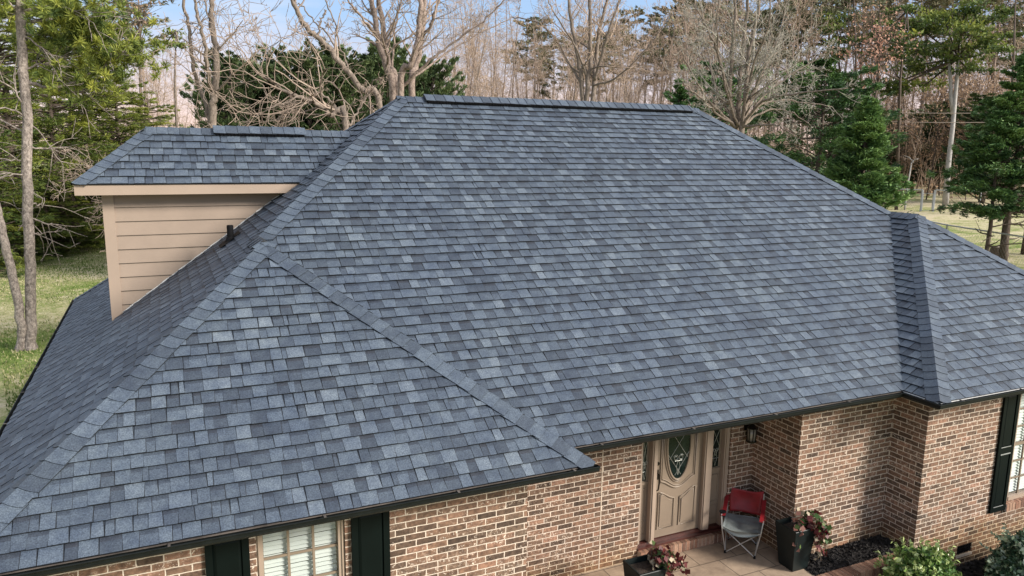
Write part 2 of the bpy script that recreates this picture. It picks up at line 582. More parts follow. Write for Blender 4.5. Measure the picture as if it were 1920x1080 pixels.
M = dict(
    shingle=shingle_material(),
    brick=brick_material(),
    ground=ground_material(),
    stone=stone_floor_material(),
    glass=glass_material(),
    unitbrick=tone_mat('single_brick', [(0.0, (0.12, 0.065, 0.045)), (0.5, (0.22, 0.115, 0.075)), (1.0, (0.30, 0.19, 0.13))], 0.85, 30, 0.35, bmp=0.3),
    mortar=simple('mortar', (0.50, 0.41, 0.32), 0.9, 0.15, 40, bmp=0.3),
    gutter=simple('dark_gutter_metal', (0.006, 0.008, 0.008), 0.45, 0.3, 9, spec=0.2),
    gutter_in=simple('gutter_silt', (0.085, 0.072, 0.062), 0.6, 0.6, 4),
    soffit=simple('dark_soffit', (0.020, 0.022, 0.017), 0.6, 0.25, 4),
    vent=simple('black_plastic', (0.007, 0.007, 0.008), 0.65, 0.2, 8, spec=0.12),
    tan=simple('tan_paint', (0.255, 0.196, 0.150), 0.55, 0.09, 2.0, bmp=0.05),
    tan_trim=simple('tan_trim_paint', (0.30, 0.231, 0.178), 0.5, 0.05, 2.0),
    doorpaint=simple('door_paint', (0.195, 0.150, 0.110), 0.42, 0.06, 3.0),
    sillwood=simple('dark_red_wood', (0.060, 0.018, 0.014), 0.4, 0.3, 10),
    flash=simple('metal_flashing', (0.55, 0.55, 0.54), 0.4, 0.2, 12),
    shutter=simple('black_green_paint', (0.0022, 0.0050, 0.0045), 0.5, 0.15, 4.0, spec=0.10),
    shutter_lip=simple('pale_shutter_edge', (0.25, 0.26, 0.25), 0.3, 0.2, 10),  # pale tone for the thin ledges on the shutter panels
    blind=simple('white_blind', (0.50, 0.52, 0.50), 0.5, 0.04, 5.0),
    dark=simple('dark_interior', (0.012, 0.012, 0.012), 0.9, 0.2, 3.0),
    doorglass=simple('leaded_dark_glass', (0.008, 0.014, 0.012), 0.10, 0.4, 8.0, spec=0.3),
    lead=simple('lead_came', (0.30, 0.31, 0.28), 0.4, 0.2, 30, metallic=0.4),
    bronze=simple('dark_bronze', (0.020, 0.016, 0.012), 0.35, 0.3, 20, metallic=0.6),
    lampglass=simple('lamp_glass', (0.22, 0.20, 0.17), 0.15, 0.2, 20, spec=0.7),
    red=simple('red_nylon', (0.21, 0.006, 0.011), 0.55, 0.25, 7.0, bmp=0.15),
    greycloth=simple('grey_nylon', (0.17, 0.195, 0.195), 0.5, 0.25, 7.0, bmp=0.2),
    alu=simple('grey_tube', (0.36, 0.36, 0.35), 0.35, 0.15, 20, metallic=0.5),
    white=simple('white_label', (0.8, 0.8, 0.8), 0.6, 0.05, 20),
    pot=simple('dark_planter', (0.006, 0.010, 0.010), 0.45, 0.3, 6.0, spec=0.3),
    soil=simple('potting_soil', (0.055, 0.038, 0.028), 0.95, 0.5, 30, bmp=0.6),
    mulch=simple('black_mulch', (0.017, 0.014, 0.013), 0.95, 0.6, 60, bmp=1.0),
    bark_pine=bark_material('pine_bark', (0.060, 0.048, 0.042), (0.50, 0.43, 0.375), 15.0, 0.7),
    bark_grey=bark_material('grey_tan_bark', (0.09, 0.072, 0.058), (0.33, 0.27, 0.22), 14.0, 0.5),
    bark_pink=bark_material('pinkish_bark', (0.085, 0.062, 0.05), (0.43, 0.34, 0.285), 13.0, 0.9),
    bark_pale=bark_material('pale_bark', (0.26, 0.25, 0.24), (0.5, 0.48, 0.46), 5.0, 0.5),
    bark_dark=bark_material('dark_bark', (0.055, 0.042, 0.034), (0.16, 0.125, 0.10), 9.0, 0.5),
    twig=simple('twig', (0.30, 0.235, 0.185), 0.9, 0.3, 2.0, spec=0.1),
    twig_pink=simple('pink_brown_twig', (0.39, 0.295, 0.225), 0.9, 0.25, 1.0, spec=0.1),
    twig_grey=simple('grey_twig', (0.29, 0.27, 0.225), 0.9, 0.3, 2.0, spec=0.1),
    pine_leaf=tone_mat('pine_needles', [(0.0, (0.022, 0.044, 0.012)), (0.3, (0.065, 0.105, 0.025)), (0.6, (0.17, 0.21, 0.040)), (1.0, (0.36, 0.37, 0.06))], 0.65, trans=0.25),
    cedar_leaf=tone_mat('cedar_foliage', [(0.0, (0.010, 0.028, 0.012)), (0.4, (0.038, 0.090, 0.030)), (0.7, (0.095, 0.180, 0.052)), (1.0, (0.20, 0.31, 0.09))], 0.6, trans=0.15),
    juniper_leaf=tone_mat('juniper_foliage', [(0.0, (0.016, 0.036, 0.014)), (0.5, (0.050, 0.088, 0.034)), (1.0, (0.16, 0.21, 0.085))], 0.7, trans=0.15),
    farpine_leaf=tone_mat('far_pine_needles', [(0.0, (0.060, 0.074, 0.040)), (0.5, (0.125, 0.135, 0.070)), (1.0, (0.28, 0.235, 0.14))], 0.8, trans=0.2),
    red_bud=tone_mat('red_buds', [(0.0, (0.30, 0.15, 0.11)), (0.5, (0.48, 0.27, 0.20)), (1.0, (0.66, 0.42, 0.30))], 0.8, trans=0.3),
    tan_leaf=tone_mat('dry_tan_leaves', [(0.0, (0.16, 0.105, 0.07)), (0.5, (0.31, 0.205, 0.13)), (1.0, (0.50, 0.34, 0.22))], 0.8, trans=0.3),
    hedge_leaf=tone_mat('hedge_leaves', [(0.0, (0.016, 0.042, 0.012)), (0.4, (0.060, 0.130, 0.028)), (0.7, (0.16, 0.26, 0.055)), (1.0, (0.34, 0.40, 0.16))], 0.38, spec=0.5, trans=0.1),
    dark_hedge_leaf=tone_mat('dark_hedge_leaves', [(0.0, (0.010, 0.026, 0.016)), (0.5, (0.030, 0.068, 0.034)), (0.8, (0.085, 0.14, 0.075)), (1.0, (0.30, 0.36, 0.24))], 0.3, spec=0.6, trans=0.08),
    vine_leaf=tone_mat('vine_leaves', [(0.0, (0.035, 0.075, 0.020)), (0.22, (0.10, 0.15, 0.045)), (0.38, (0.36, 0.30, 0.21)), (0.58, (0.085, 0.016, 0.016)), (0.8, (0.19, 0.085, 0.065)), (0.95, (0.36, 0.02, 0.04))], 0.5, interp='CONSTANT', trans=0.15),
    wire=simple('cable', (0.45, 0.36, 0.30), 0.6, 0.1, 1.0),
    fencewire=simple('galvanised_wire', (0.20, 0.20, 0.19), 0.5, 0.2, 2.0, metallic=0.3),
    fencepost=simple('galvanised_post', (0.40, 0.42, 0.43), 0.45, 0.2, 2.0, metallic=0.3),
    stump=simple('cut_wood', (0.13, 0.095, 0.07), 0.9, 0.35, 12, bmp=0.5),
)

# =====================================================================
# ground
# =====================================================================
def grid_axis(a, b, step, far):
    core = list(np.arange(a, b + 1e-6, step))
    return [a - far, a - far * 0.4, a - far * 0.12] + core + [b + far * 0.12, b + far * 0.4, b + far]


gx = grid_axis(-60, 150, 3.0, 1200)
gy = grid_axis(-30, 180, 3.0, 1200)
GX, GY = np.meshgrid(gx, gy)
rs = np.random.RandomState(5)
GZ = ground_z(GX, GY) + rs.uniform(-0.05, 0.05, GX.shape) * sstep(14, 22, np.hypot(GX, GY))
gv = np.stack([GX, GY, GZ], -1).reshape(-1, 3)
nx, ny = len(gx), len(gy)
ii = np.arange(nx * ny).reshape(ny, nx)
gf = np.stack([ii[:-1, :-1], ii[:-1, 1:], ii[1:, 1:], ii[1:, :-1]], -1).reshape(-1, 4)
o = mk('ground', gv, gf, M['ground'], smooth=True)
tag(o, kind='structure')

# =====================================================================
# house numbers (metres, eave at z = 0)
# =====================================================================
S, SL, SR, SI, SJ = 0.7206, 0.7371, 0.7492, 0.7303, 0.6971
W, D1, XR, YR, WR, D = 5.39, 0.4644, 4.9834, -0.0637, 5.596, 10.6004
XE = XR + WR
FLOOR = -2.355
OV = 0.42                       # eave overhang
axl = -SL * W / (SL + SI)
azl = -SI * axl
apexL = V((axl, azl / S, azl))
ML = V((axl, D1 + azl / S, azl))
rz = S * D / 2
ry = D1 + D / 2
ridgeL = V((-W + rz / SL, ry, rz))
ridgeR = V((XE - rz / SR, ry, rz))
axr = (SJ * XR + SR * XE) / (SJ + SR)
azr = SJ * (axr - XR)
apexR = V((axr, YR + azr / S, azr))
MR = V((axr, D1 + azr / S, azr))

house = empty('brick_house', (0, 0, FLOOR), 'brown brick house with blue grey shingle hip roof and a tan side dormer', 'house')

roof_mb = MB()


def deck(poly, t=0.3):
    n = (V(poly[1]) - V(poly[0])).cross(V(poly[2]) - V(poly[0])).normalized()
    if n.z < 0:
        n = -n
    roof_mb.plate([V(p) - n * 0.004 for p in poly], (0, 0, -0.05), t)


def clip_poly(poly, clip):
    """Sutherland-Hodgman, clip convex & counter-clockwise"""
    out = poly
    m = len(clip)
    for i in range(m):
        ax_, ay_ = clip[i]
        bx_, by_ = clip[(i + 1) % m]
        ex, ey = bx_ - ax_, by_ - ay_
        inp = out
        out = []
        if not inp:
            break
        for j in range(len(inp)):
            p, q = inp[j - 1], inp[j]
            dp = ex * (p[1] - ay_) - ey * (p[0] - ax_)
            dq = ex * (q[1] - ay_) - ey * (q[0] - ax_)
            if dq >= 0:
                if dp < 0:
                    t = dp / (dp - dq)
                    out.append((p[0] + t * (q[0] - p[0]), p[1] + t * (q[1] - p[1])))
                out.append(q)
            elif dp >= 0:
                t = dp / (dp - dq)
                out.append((p[0] + t * (q[0] - p[0]), p[1] + t * (q[1] - p[1])))
    return out


EXPO = 0.143


def shingle_slope(polys, o0, udir, seed, parent, name='shingle_slope', eo=0.02):
    """courses of laminated shingles over convex 3D polygons that share one plane"""
    rng = random.Random(seed)
    o0 = V(o0)
    u = V(udir).normalized()
    p3 = [V(p) for p in polys[0]]
    n = (p3[1] - p3[0]).cross(p3[2] - p3[0]).normalized()
    if n.z < 0:
        n = -n
    v = n.cross(u).normalized()
    if v.z < 0:
        v = -v
    C = []
    for poly in polys:
        q = [((V(p) - o0).dot(u), (V(p) - o0).dot(v)) for p in poly]
        q = [(a, b - (eo if abs(b) < 1e-4 else 0)) for a, b in q]
        ar = sum(q[i][0] * q[(i + 1) % len(q)][1] - q[(i + 1) % len(q)][0] * q[i][1] for i in range(len(q)))
        if ar < 0:
            q = q[::-1]
        C.append(q)
    umin = min(a for q in C for a, b in q) - 0.3
    umax = max(a for q in C for a, b in q) + 0.3
    vmax = max(b for q in C for a, b in q)
    mb = MB()
    v0 = -eo
    k = 0
    while v0 < vmax:
        v1 = v0 + EXPO + 0.006
        # each 1 m strip of shingle sits a touch differently
        x = umin - rng.random() * 0.4
        raised = rng.random() < 0.5
        strip_left = rng.random() * 1.0
        dv = 0.0
        dh = 0.0
        last = 0.5
        wave = [rng.uniform(0, 6.28) for _ in range(3)]
        while x < umax:
            if raised:
                w_ = rng.choice([0.095, 0.11, 0.125, 0.14, 0.155, 0.17, 0.19])
            else:
                w_ = rng.choice([0.07, 0.09, 0.105, 0.12, 0.14, 0.16])
            if rng.random() < 0.04:
                w_ = 0.045
            strip_left -= w_
            if strip_left < 0:
                strip_left = 1.0
                dv = rng.uniform(-0.004, 0.004)
                dh = rng.uniform(0, 0.0035)
            x1 = x + w_
            sk = rng.uniform(-0.010, 0.010)
            rr = rng.random()
            if raised:
                t = rng.choice([0.42, 0.5, 0.55, 0.6, 0.64, 0.72]) + rng.uniform(-0.05, 0.05)
                if rr < 0.05:
                    t = rng.uniform(0.74, 0.88)
                elif rr < 0.2:
                    t = rng.uniform(0.24, 0.36)
            else:
                t = rng.choice([0.34, 0.40, 0.46, 0.52]) + rng.uniform(-0.05, 0.05)
                if rr < 0.12:
                    t = rng.uniform(0.2, 0.27)
            t = 0.48 + (t - 0.48) * 0.74
            top = 0.0145 + dh + (0.0055 if raised else 0.0) + rng.uniform(0, 0.001)
            wv = 0.0022 * math.sin(x * 1.3 + wave[0]) + 0.0015 * math.sin(x * 3.1 + wave[1])
            va, vb = v0 + dv + wv, v1 + 0.008
            base = [(x, va), (x1, va), (x1 - sk, vb), (x + sk * 0.6, vb)]
            jw = rng.choice([0.003, 0.004, 0.0045, 0.006]) if rng.random() < 0.8 else 0.0
            joint = None
            if jw:
                joint = [(x1 - jw, va), (x1, va), (x1 - sk, vb), (x1 - sk - jw, vb)]
                base = [(x, va), (x1 - jw, va), (x1 - sk - jw, vb), (x + sk * 0.6, vb)]
            pieces = [(base, t)]
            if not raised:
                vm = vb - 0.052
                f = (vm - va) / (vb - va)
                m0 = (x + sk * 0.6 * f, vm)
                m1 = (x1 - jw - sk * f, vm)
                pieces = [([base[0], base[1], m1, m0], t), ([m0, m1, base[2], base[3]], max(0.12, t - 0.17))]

            if joint:
                pieces.append((joint, 0.04))

            def hgt(vv):
                return 0.0015 + top * max(0.0, 1 - (vv - va) / (vb - va))
            for cq in C:
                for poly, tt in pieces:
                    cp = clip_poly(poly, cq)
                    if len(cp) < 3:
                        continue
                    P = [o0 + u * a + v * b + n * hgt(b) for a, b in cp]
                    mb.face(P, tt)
                    for i in range(len(cp)):
                        a, b = cp[i], cp[(i + 1) % len(cp)]
                        # skirt where the edge is a real butt edge or side
                        if max(a[1], b[1]) > vb - 1e-5 and min(a[1], b[1]) > vb - 1e-5:
                            continue
                        A, B = P[i], P[(i + 1) % len(cp)]
                        mb.face([A, A - n * (hgt(a[1]) + 0.003), B - n * (hgt(b[1]) + 0.003), B], 0.02)
            x = x1 + (0.0025 if raised else 0.0)
            raised = not raised if rng.random() < 0.86 else raised
        v0 += EXPO
        k += 1
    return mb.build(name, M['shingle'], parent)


def cap_run(p0, p1, nA, nB, parent, seed, w=0.145, name='hip_cap', lift=0.012, flip=False, expo=0.143, sag=0.03):
    """overlapping bent cap shingles from p0 (low end) up to p1"""
    rng = random.Random(seed)
    p0, p1 = V(p0), V(p1)
    d = (p1 - p0)
    L = d.length
    d.normalize()
    nA, nB = V(nA).normalized(), V(nB).normalized()
    sA = d.cross(nA).normalized()
    if sA.dot(nB) > 0:
        sA = -sA
    sB = d.cross(nB).normalized()
    if sB.dot(nA) > 0:
        sB = -sB
    nm = (nA + nB).normalized()
    mb = MB()
    k = 0
    s0 = -0.02
    while s0 < L:
        s1 = min(s0 + expo + 0.05, L + 0.03)
        wj = w + rng.uniform(-0.006, 0.006)
        jl = rng.uniform(-0.006, 0.006)
        t = rng.choice([0.36, 0.42, 0.47, 0.52, 0.56]) + rng.uniform(-0.04, 0.04)

        def row(sv, h, sg):
            c = p0 + d * sv
            out = []
            for a, s_, n_ in ((1.0, sA, nA), (0.62, sA, nA), (0.28, sA, nA)):
                out.append(c + s_ * (wj * a) + n_ * h + d * (sg * a * a))
            out.append(c + nm * (h + 0.004) + s_ * 0)
            for a, s_, n_ in ((0.28, sB, nB), (0.62, sB, nB), (1.0, sB, nB)):
                out.append(c + s_ * (wj * a) + n_ * h + d * (sg * a * a))
            return out
        def trim(pts):
            # cut square with the eaves instead of poking past them
            if d.z < 0.1:
                return pts
            return [q_ + d * max(0.0, (p0.z - 0.012 + 0.6 * h_ - q_.z) / d.z) for q_, h_ in zip(pts, [lift] * len(pts))]
        lo = trim(row(s0 + jl, lift + 0.017, sag))
        hi = row(s1, lift + 0.007, sag)
        on_vent = lift > 0.04
        un = trim(row(s0 + jl, lift + 0.004 if (on_vent and k > 0) else 0.0, sag))
        for i in range(6):
            mb.face([lo[i], lo[i + 1], hi[i + 1], hi[i]], t)
            mb.face([un[i], un[i + 1], lo[i + 1], lo[i]], 0.02)
        dp = 0.008 if on_vent else lift + 0.004
        mb.face([lo[0], hi[0], hi[0] - nA * dp, lo[0] - nA * (dp + 0.006)], 0.02)
        mb.face([lo[6], lo[6] - nB * (dp + 0.006), hi[6] - nB * dp, hi[6]], 0.02)
        s0 += expo
        k += 1
    return mb.build(name, M['shingle'], parent)


EV = lambda x, y: V((x, y, 0))
front_n = V((0, -S, 1)).normalized()
left_n = V((-SL, 0, 1)).normalized()
right_n = V((SR, 0, 1)).normalized()
wr_n = V((SI, 0, 1)).normalized()          # left wing, right plane
wl_n = V((-SJ, 0, 1)).normalized()         # right wing, left plane
P_main = [EV(0, D1), EV(XR, D1), MR, ridgeR, ridgeL, ML]
P_leftA = [EV(-W, D1 + D), EV(-W, D1), ML, ridgeL]
P_leftB = [EV(-W, D1), EV(-W, 0), apexL, ML]
P_wfront = [EV(-W, 0), EV(0, 0), apexL]
P_wright = [EV(0, 0), EV(0, D1), ML, apexL]
P_rwl = [EV(XR, D1), EV(XR, YR), apexR, MR]
P_rwf = [EV(XR, YR), EV(XE, YR), apexR]
P_rA = [EV(XE, YR), EV(XE, D1), MR, apexR]
P_rB = [EV(XE, D1), EV(XE, D1 + D), ridgeR, MR]
P_back = [EV(XE, D1 + D), EV(-W, D1 + D), ridgeL, ridgeR]
for P in (P_main, P_leftA, P_leftB, P_wfront, P_wright, P_rwl, P_rwf, P_rA, P_rB, P_back):
    deck(P)
# ---- dormer roof numbers
SD = 0.82
dxl, dye, dze = -4.70, 4.85, 2.56
drun = 0.86
drz = dze + SD * drun
dry = dye + drun
dyb = dye + 2 * drun
DR0 = V((dxl + drun, dry, drz))
DR1 = V((drz / SL - W, dry, drz))
DE1 = V((dze / SL - W, dye, dze))
P_df = [V((dxl, dye, dze)), DE1, DR1, DR0]
P_dl = [V((dxl, dyb, dze)), V((dxl, dye, dze)), DR0]
P_db = [V((dze / SL - W, dyb, dze)), V((dxl, dyb, dze)), DR0, DR1]
for P in (P_df, P_dl, P_db):
    deck(P)
roof = roof_mb.build('roof', M['shingle'], house)
sl_main = shingle_slope([P_main], EV(0, D1), (1, 0, 0), 11, roof)
shingle_slope([P_leftA, P_leftB], EV(-W, D1 + D), (0, -1, 0), 12, roof)
shingle_slope([P_wfront], EV(-W, 0), (1, 0, 0), 13, roof)
shingle_slope([P_wright], EV(0, 0), (0, 1, 0), 14, roof)
shingle_slope([P_rwl], EV(XR, D1), (0, -1, 0), 15, roof)
shingle_slope([P_rwf], EV(XR, YR), (1, 0, 0), 16, roof)
shingle_slope([P_rA, P_rB], EV(XE, YR), (0, 1, 0), 17, roof)
shingle_slope([P_df], P_df[0], (1, 0, 0), 18, roof)
shingle_slope([P_dl], P_dl[0], (0, -1, 0), 19, roof)
# caps
cap_run(EV(-W, 0), apexL, left_n, front_n, roof, 21)
cap_run(EV(0, 0), apexL, front_n, wr_n, roof, 22, sag=0.0)
cap_run(ML, ridgeL, left_n, front_n, roof, 23)
cap_run(apexL, ML, left_n, wr_n, roof, 24, lift=0.02)
cap_run(EV(XR, YR), apexR, wl_n, front_n, roof, 25)
cap_run(EV(XE, YR), apexR, front_n, right_n, roof, 26, sag=0.0)
cap_run(MR, ridgeR, front_n, right_n, roof, 27, sag=0.0)
cap_run(apexR, MR, wl_n, right_n, roof, 28, lift=0.018)
back_n = V((0, S, 1)).normalized()
cap_run(EV(-W, D1 + D), ridgeL, left_n, back_n, roof, 29)
# ridge: plain caps at both ends, raised vent between
vx0, vx1 = 0.19, 5.32
pr = lambda x: V((x, ry, rz))
cap_run(pr(ridgeL.x - 0.05), pr(vx0), front_n, back_n, roof, 30, sag=0.0, name='ridge_cap')
cap_run(pr(vx1), pr(ridgeR.x + 0.05), front_n, back_n, roof, 31, sag=0.0, name='ridge_cap')
cap_run(pr(vx0), pr(vx1), front_n, back_n, roof, 32, sag=0.0, lift=0.055, w=0.15, expo=0.16, name='ridge_cap')
dfn = V((0, -SD, 1)).normalized()
dbn = V((0, SD, 1)).normalized()
dln = V((-SD, 0, 1)).normalized()
cap_run(P_df[0], DR0, dln, dfn, roof, 33, w=0.135)
cap_run(V((dxl, dyb, dze)), DR0, dln, dbn, roof, 34, w=0.135)
dpr = lambda x: V((x, dry, drz))
dv0, dv1 = -2.963, -1.737
cap_run(dpr(DR0.x), dpr(dv0), dfn, dbn, roof, 35, sag=0.0, w=0.13, name='ridge_cap')
cap_run(dpr(dv1), dpr(DR1.x - 0.05), dfn, dbn, roof, 36, sag=0.0, w=0.13, name='ridge_cap')
cap_run(dpr(dv0), dpr(dv1), dfn, dbn, roof, 37, sag=0.0, lift=0.05, w=0.135, expo=0.16, name='ridge_cap')


def ridge_vent(a, b, nf, nb_, w=0.145):
    mb = MB()
    a, b = V(a), V(b)
    for n_ in (nf, nb_):
        s_ = (b - a).normalized().cross(n_).normalized()
        if s_.z > 0:
            s_ = -s_
        lo = n_ * 0.018
        hi = n_ * 0.047
        mb.plate([a + s_ * (w + 0.004) + lo, b + s_ * (w + 0.004) + lo, b + lo, a + lo], hi - lo)
        # a row of small louvre fins along the edge
        L = (b - a).length
        k = 0
        while k * 0.05 < L - 0.03:
            c = a + (b - a).normalized() * (k * 0.05 + 0.01)
            mb.plate([c + s_ * (w + 0.004) + lo, c + s_ * (w + 0.012) + lo, c + (b - a).normalized() * 0.018 + s_ * (w + 0.012) + lo,
                      c + (b - a).normalized() * 0.018 + s_ * (w + 0.004) + lo], (hi - lo) * 0.9)
            k += 1
    return mb.build('ridge_vent', M['vent'], roof)


ridge_vent(pr(vx0), pr(vx1), front_n, back_n)
ridge_vent(dpr(dv0), dpr(dv1), dfn, dbn, 0.13)
# plumbing vent pipe with its boot
mb = MB()
pb = V((-2.92, 4.50, (-2.92 + W) * SL))
mb.tube([pb - V((0, 0, 0.05)), pb + V((0, 0, 0.20))], 0.042, 16, caps=False)
mb.tube([pb + V((0, 0, 0.20)), pb + V((0, 0, 0.205)), pb + V((0, 0, 0.05))], [0.042, 0.034, 0.032], 16)
mb.tube([pb - V((0, 0, 0.02)), pb + V((0, 0, 0.05))], [0.075, 0.048], 16)
pipe = mb.build('vent_pipe', M['vent'], roof, smooth=False)
mb = MB()
un = left_n
uu = V((0, 1, 0))
vv = un.cross(uu).normalized()
mb.plate([pb + uu * a + vv * b + un * 0.022 for a, b in ((-.15, -.16), (.15, -.16), (.15, .16), (-.15, .16))], un * 0.004)
mb.build('pipe_flashing', M['vent'], roof)

# ---- gutters, fascia and soffits
def gutter(p, q, out, parent, mitre0=0.0, mitre1=0.0, seed=0):
    """open K style gutter from p to q, 'out' = outward unit vector. mitre extends the outer lip"""
    p, q, out = V(p), V(q), V(out)
    d = (q - p).normalized()
    up = V((0, 0, 1))
    prof_out = [(0.0, -0.020), (0.0, -0.105), (0.075, -0.105), (0.098, -0.075), (0.100, -0.040), (0.120, -0.022), (0.120, -0.010), (0.110, -0.008)]
    GS = 0.68
    prof_in = [(0.106, -0.014), (0.108, -0.024), (0.092, -0.044), (0.088, -0.072), (0.070, -0.098), (0.006, -0.098), (0.006, -0.022)]
    mb = MB()
    prof_out = [(a * GS, -0.014 + (b + 0.014) * GS) for a, b in prof_out]
    prof_in = [(a * GS, -0.014 + (b + 0.014) * GS) for a, b in prof_in]
    ring = prof_out + prof_in

    def pt(base, mit, a, b):
        return base + out * a + up * b + d * (mit * a / 0.12)
    A = [pt(p, -mitre0, a, b) for a, b in ring]
    B = [pt(q, mitre1, a, b) for a, b in ring]
    m = len(ring)
    for i in range(m):
        j = (i + 1) % m
        mb.face([A[i], B[i], B[j], A[j]])
    # end caps
    for E_, (base, mit, sgn) in ((A, (p, -mitre0, 1)), (B, (q, mitre1, -1))):
        if mit == 0:
            mb.face([pt(base, 0, a, b) + d * (0.001 * sgn) for a, b in prof_out])
    g = mb.build('gutter', M['gutter'], parent)
    # debris lying in the bottom
    rng = random.Random(seed)
    mb = MB()
    L = (q - p).length
    x = 0.02
    while x < L - 0.02:
        l_ = min(rng.uniform(0.15, 0.6), L - 0.02 - x)
        hgt = rng.uniform(0.006, 0.03)
        a0, a1 = rng.uniform(0.004, 0.012), rng.uniform(0.045, 0.057)
        hgt *= 0.6
        c0, c1 = p + d * x, p + d * (x + l_)
        z0, z1 = -0.070 + hgt, -0.070 + hgt * rng.uniform(0.6, 1.4)
        mb.face([c0 + out * a0 + up * z0, c0 + out * a1 + up * (z0 - .004), c1 + out * a1 + up * (z1 - .004), c1 + out * a0 + up * z1], rng.random())
        x += l_
    mb.build('gutter_silt', M['gutter_in'], g)
    # hangers
    x = 0.35
    while x < L - 0.1:
        c = p + d * x
        mb = MB()
        mb.plate([c + out * 0.0 + up * -0.014, c + out * 0.080 + up * -0.010, c + out * 0.080 + up * -0.010 + d * 0.02, c + up * -0.014 + d * 0.02], up * 0.003)
        mb.build('gutter_hanger', M['gutter_in'], g)
        x += 1.2
    return g


gutter(EV(-W, 0), EV(0.05, 0), (0, -1, 0), house, 0.12, 0.0, 1)
gutter(EV(0.0, D1), EV(XR, D1), (0, -1, 0), house, 0.0, -0.12, 2)
gutter(EV(XR, D1), EV(XR, YR), (-1, 0, 0), house, -0.12, 0.12, 3)
gutter(EV(XR, YR), EV(XE, YR), (0, -1, 0), house, 0.12, 0.12, 4)
gutter(EV(-W, D1 + D), EV(-W, 0), (-1, 0, 0), house, 0.12, 0.12, 5)
# drip edge strips
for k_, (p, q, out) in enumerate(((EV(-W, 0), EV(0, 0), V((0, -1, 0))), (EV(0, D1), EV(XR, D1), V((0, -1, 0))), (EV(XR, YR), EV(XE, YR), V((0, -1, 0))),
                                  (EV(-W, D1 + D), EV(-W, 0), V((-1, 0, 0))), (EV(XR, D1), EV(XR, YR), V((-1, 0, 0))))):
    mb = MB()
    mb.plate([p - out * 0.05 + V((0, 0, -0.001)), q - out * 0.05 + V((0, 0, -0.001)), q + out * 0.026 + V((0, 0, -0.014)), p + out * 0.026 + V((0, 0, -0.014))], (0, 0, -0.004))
    mb.build('drip_edge', M['gutter_in'] if k_ in (0, 1) else M['flash'], house)  # right wing strips pale: the gutter's white sheen put into the colour
# fascia + soffit (dark)
mb = MB()
mb.box((-W + 0.004, 0.004, -0.105), (-0.004, 0.024, -0.03))
mb.box((-0.024, 0.024, -0.105), (-0.004, D1 + 0.02, -0.03))
mb.box((-0.004, D1 + 0.004, -0.105), (XR + 0.004, D1 + 0.024, -0.03))
mb.box((XR + 0.004, YR + 0.004, -0.105), (XR + 0.024, D1 + 0.024, -0.03))
mb.box((XR + 0.024, YR + 0.004, -0.105), (XE - 0.004, YR + 0.024, -0.03))
mb.box((-W + 0.004, 0.024, -0.105), (-W + 0.024, D1 + D - 0.004, -0.03))
mb.box((XE - 0.024, YR + 0.024, -0.105), (XE - 0.004, D1 + D - 0.004, -0.03))
mb.box((-W + 0.024, D1 + D - 0.024, -0.105), (XE - 0.024, D1 + D - 0.004, -0.03))
mb.build('fascia', M['soffit'], house)
mb = MB()
mb.box((-W + 0.024, 0.024, -0.104), (-0.024, D1 + 0.3, -0.090))
mb.box((-W + 0.024, D1 + 0.3, -0.104), (XR + OV, 2.6, -0.090))
mb.box((-0.024, D1 + 0.024, -0.103), (XR + OV, D1 + 0.3, -0.089))
mb.box((XR + 0.024, YR + 0.024, -0.1045), (XE - 0.024, 1.3, -0.0905))
mb.box((-W + 0.024, 2.6, -0.104), (-W + OV + 0.1, D1 + D - 0.03, -0.090))
mb.build('soffit', M['soffit'], house)

# ---- brick walls
WALLTOP = -0.095
WB = -3.00
YM = 1.72                        # wall with the door
YF = D1 + OV                     # main front wall
YW = OV + 0.0                    # left wing front wall
YRW = YR + OV                    # right wing front wall
XC = 3.69                        # porch side wall
mb = MB()


def wall_x(y, x0, x1, z0, z1, holes=(), th=0.2):
    """wall facing -y at plane y, with rectangular holes (x0,x1,z0,z1)"""
    xs = [x0]
    for h in sorted(holes):
        if h[0] > xs[-1]:
            mb.box((xs[-1], y, z0), (h[0], y + th, z1))
        if h[2] > z0:
            mb.box((h[0], y, z0), (h[1], y + th, h[2]))
        if h[3] < z1:
            mb.box((h[0], y, h[3]), (h[1], y + th, z1))
        xs.append(h[1])
    if xs[-1] < x1:
        mb.box((xs[-1], y, z0), (x1, y + th, z1))


WL = (-3.15, -2.37, -2.00, -0.25)         # left window hole
WRI = (7.33, 9.03, -1.98, -0.25)           # right window hole
wall_x(YW, -W + OV, -OV - 0.08, WB, WALLTOP, [WL])
mb.box((-W + OV, YW + 0.2, WB), (-W + OV + 0.2, D1 + D - OV, WALLTOP))
mb.box((-OV - 0.28, YW + 0.2, WB), (-OV - 0.08, YM, WALLTOP))
DH = (1.79, 3.275, -2.20, WALLTOP)
wall_x(YM, -OV - 0.28, XC, WB, WALLTOP, [DH])
mb.box((XC, YF + 0.2, WB), (XC + 0.2, YM + 0.2, WALLTOP))
wall_x(YF, XC, XR + OV + 0.2, WB, WALLTOP)
mb.box((XR + OV, YRW + 0.2, WB), (XR + OV + 0.2, YF, WALLTOP))
wall_x(YRW, XR + OV, XE - OV, WB, WALLTOP, [WRI, (6.34, 6.66, -2.62, -2.475)])
mb.box((XE - OV - 0.2, YRW + 0.2, WB), (XE - OV, D1 + D - OV, WALLTOP))
mb.box((-W + OV + 0.2, D1 + D - OV - 0.2, WB), (XE - OV - 0.2, D1 + D - OV, WALLTOP))
mb.build('brick_wall', M['brick'], house)
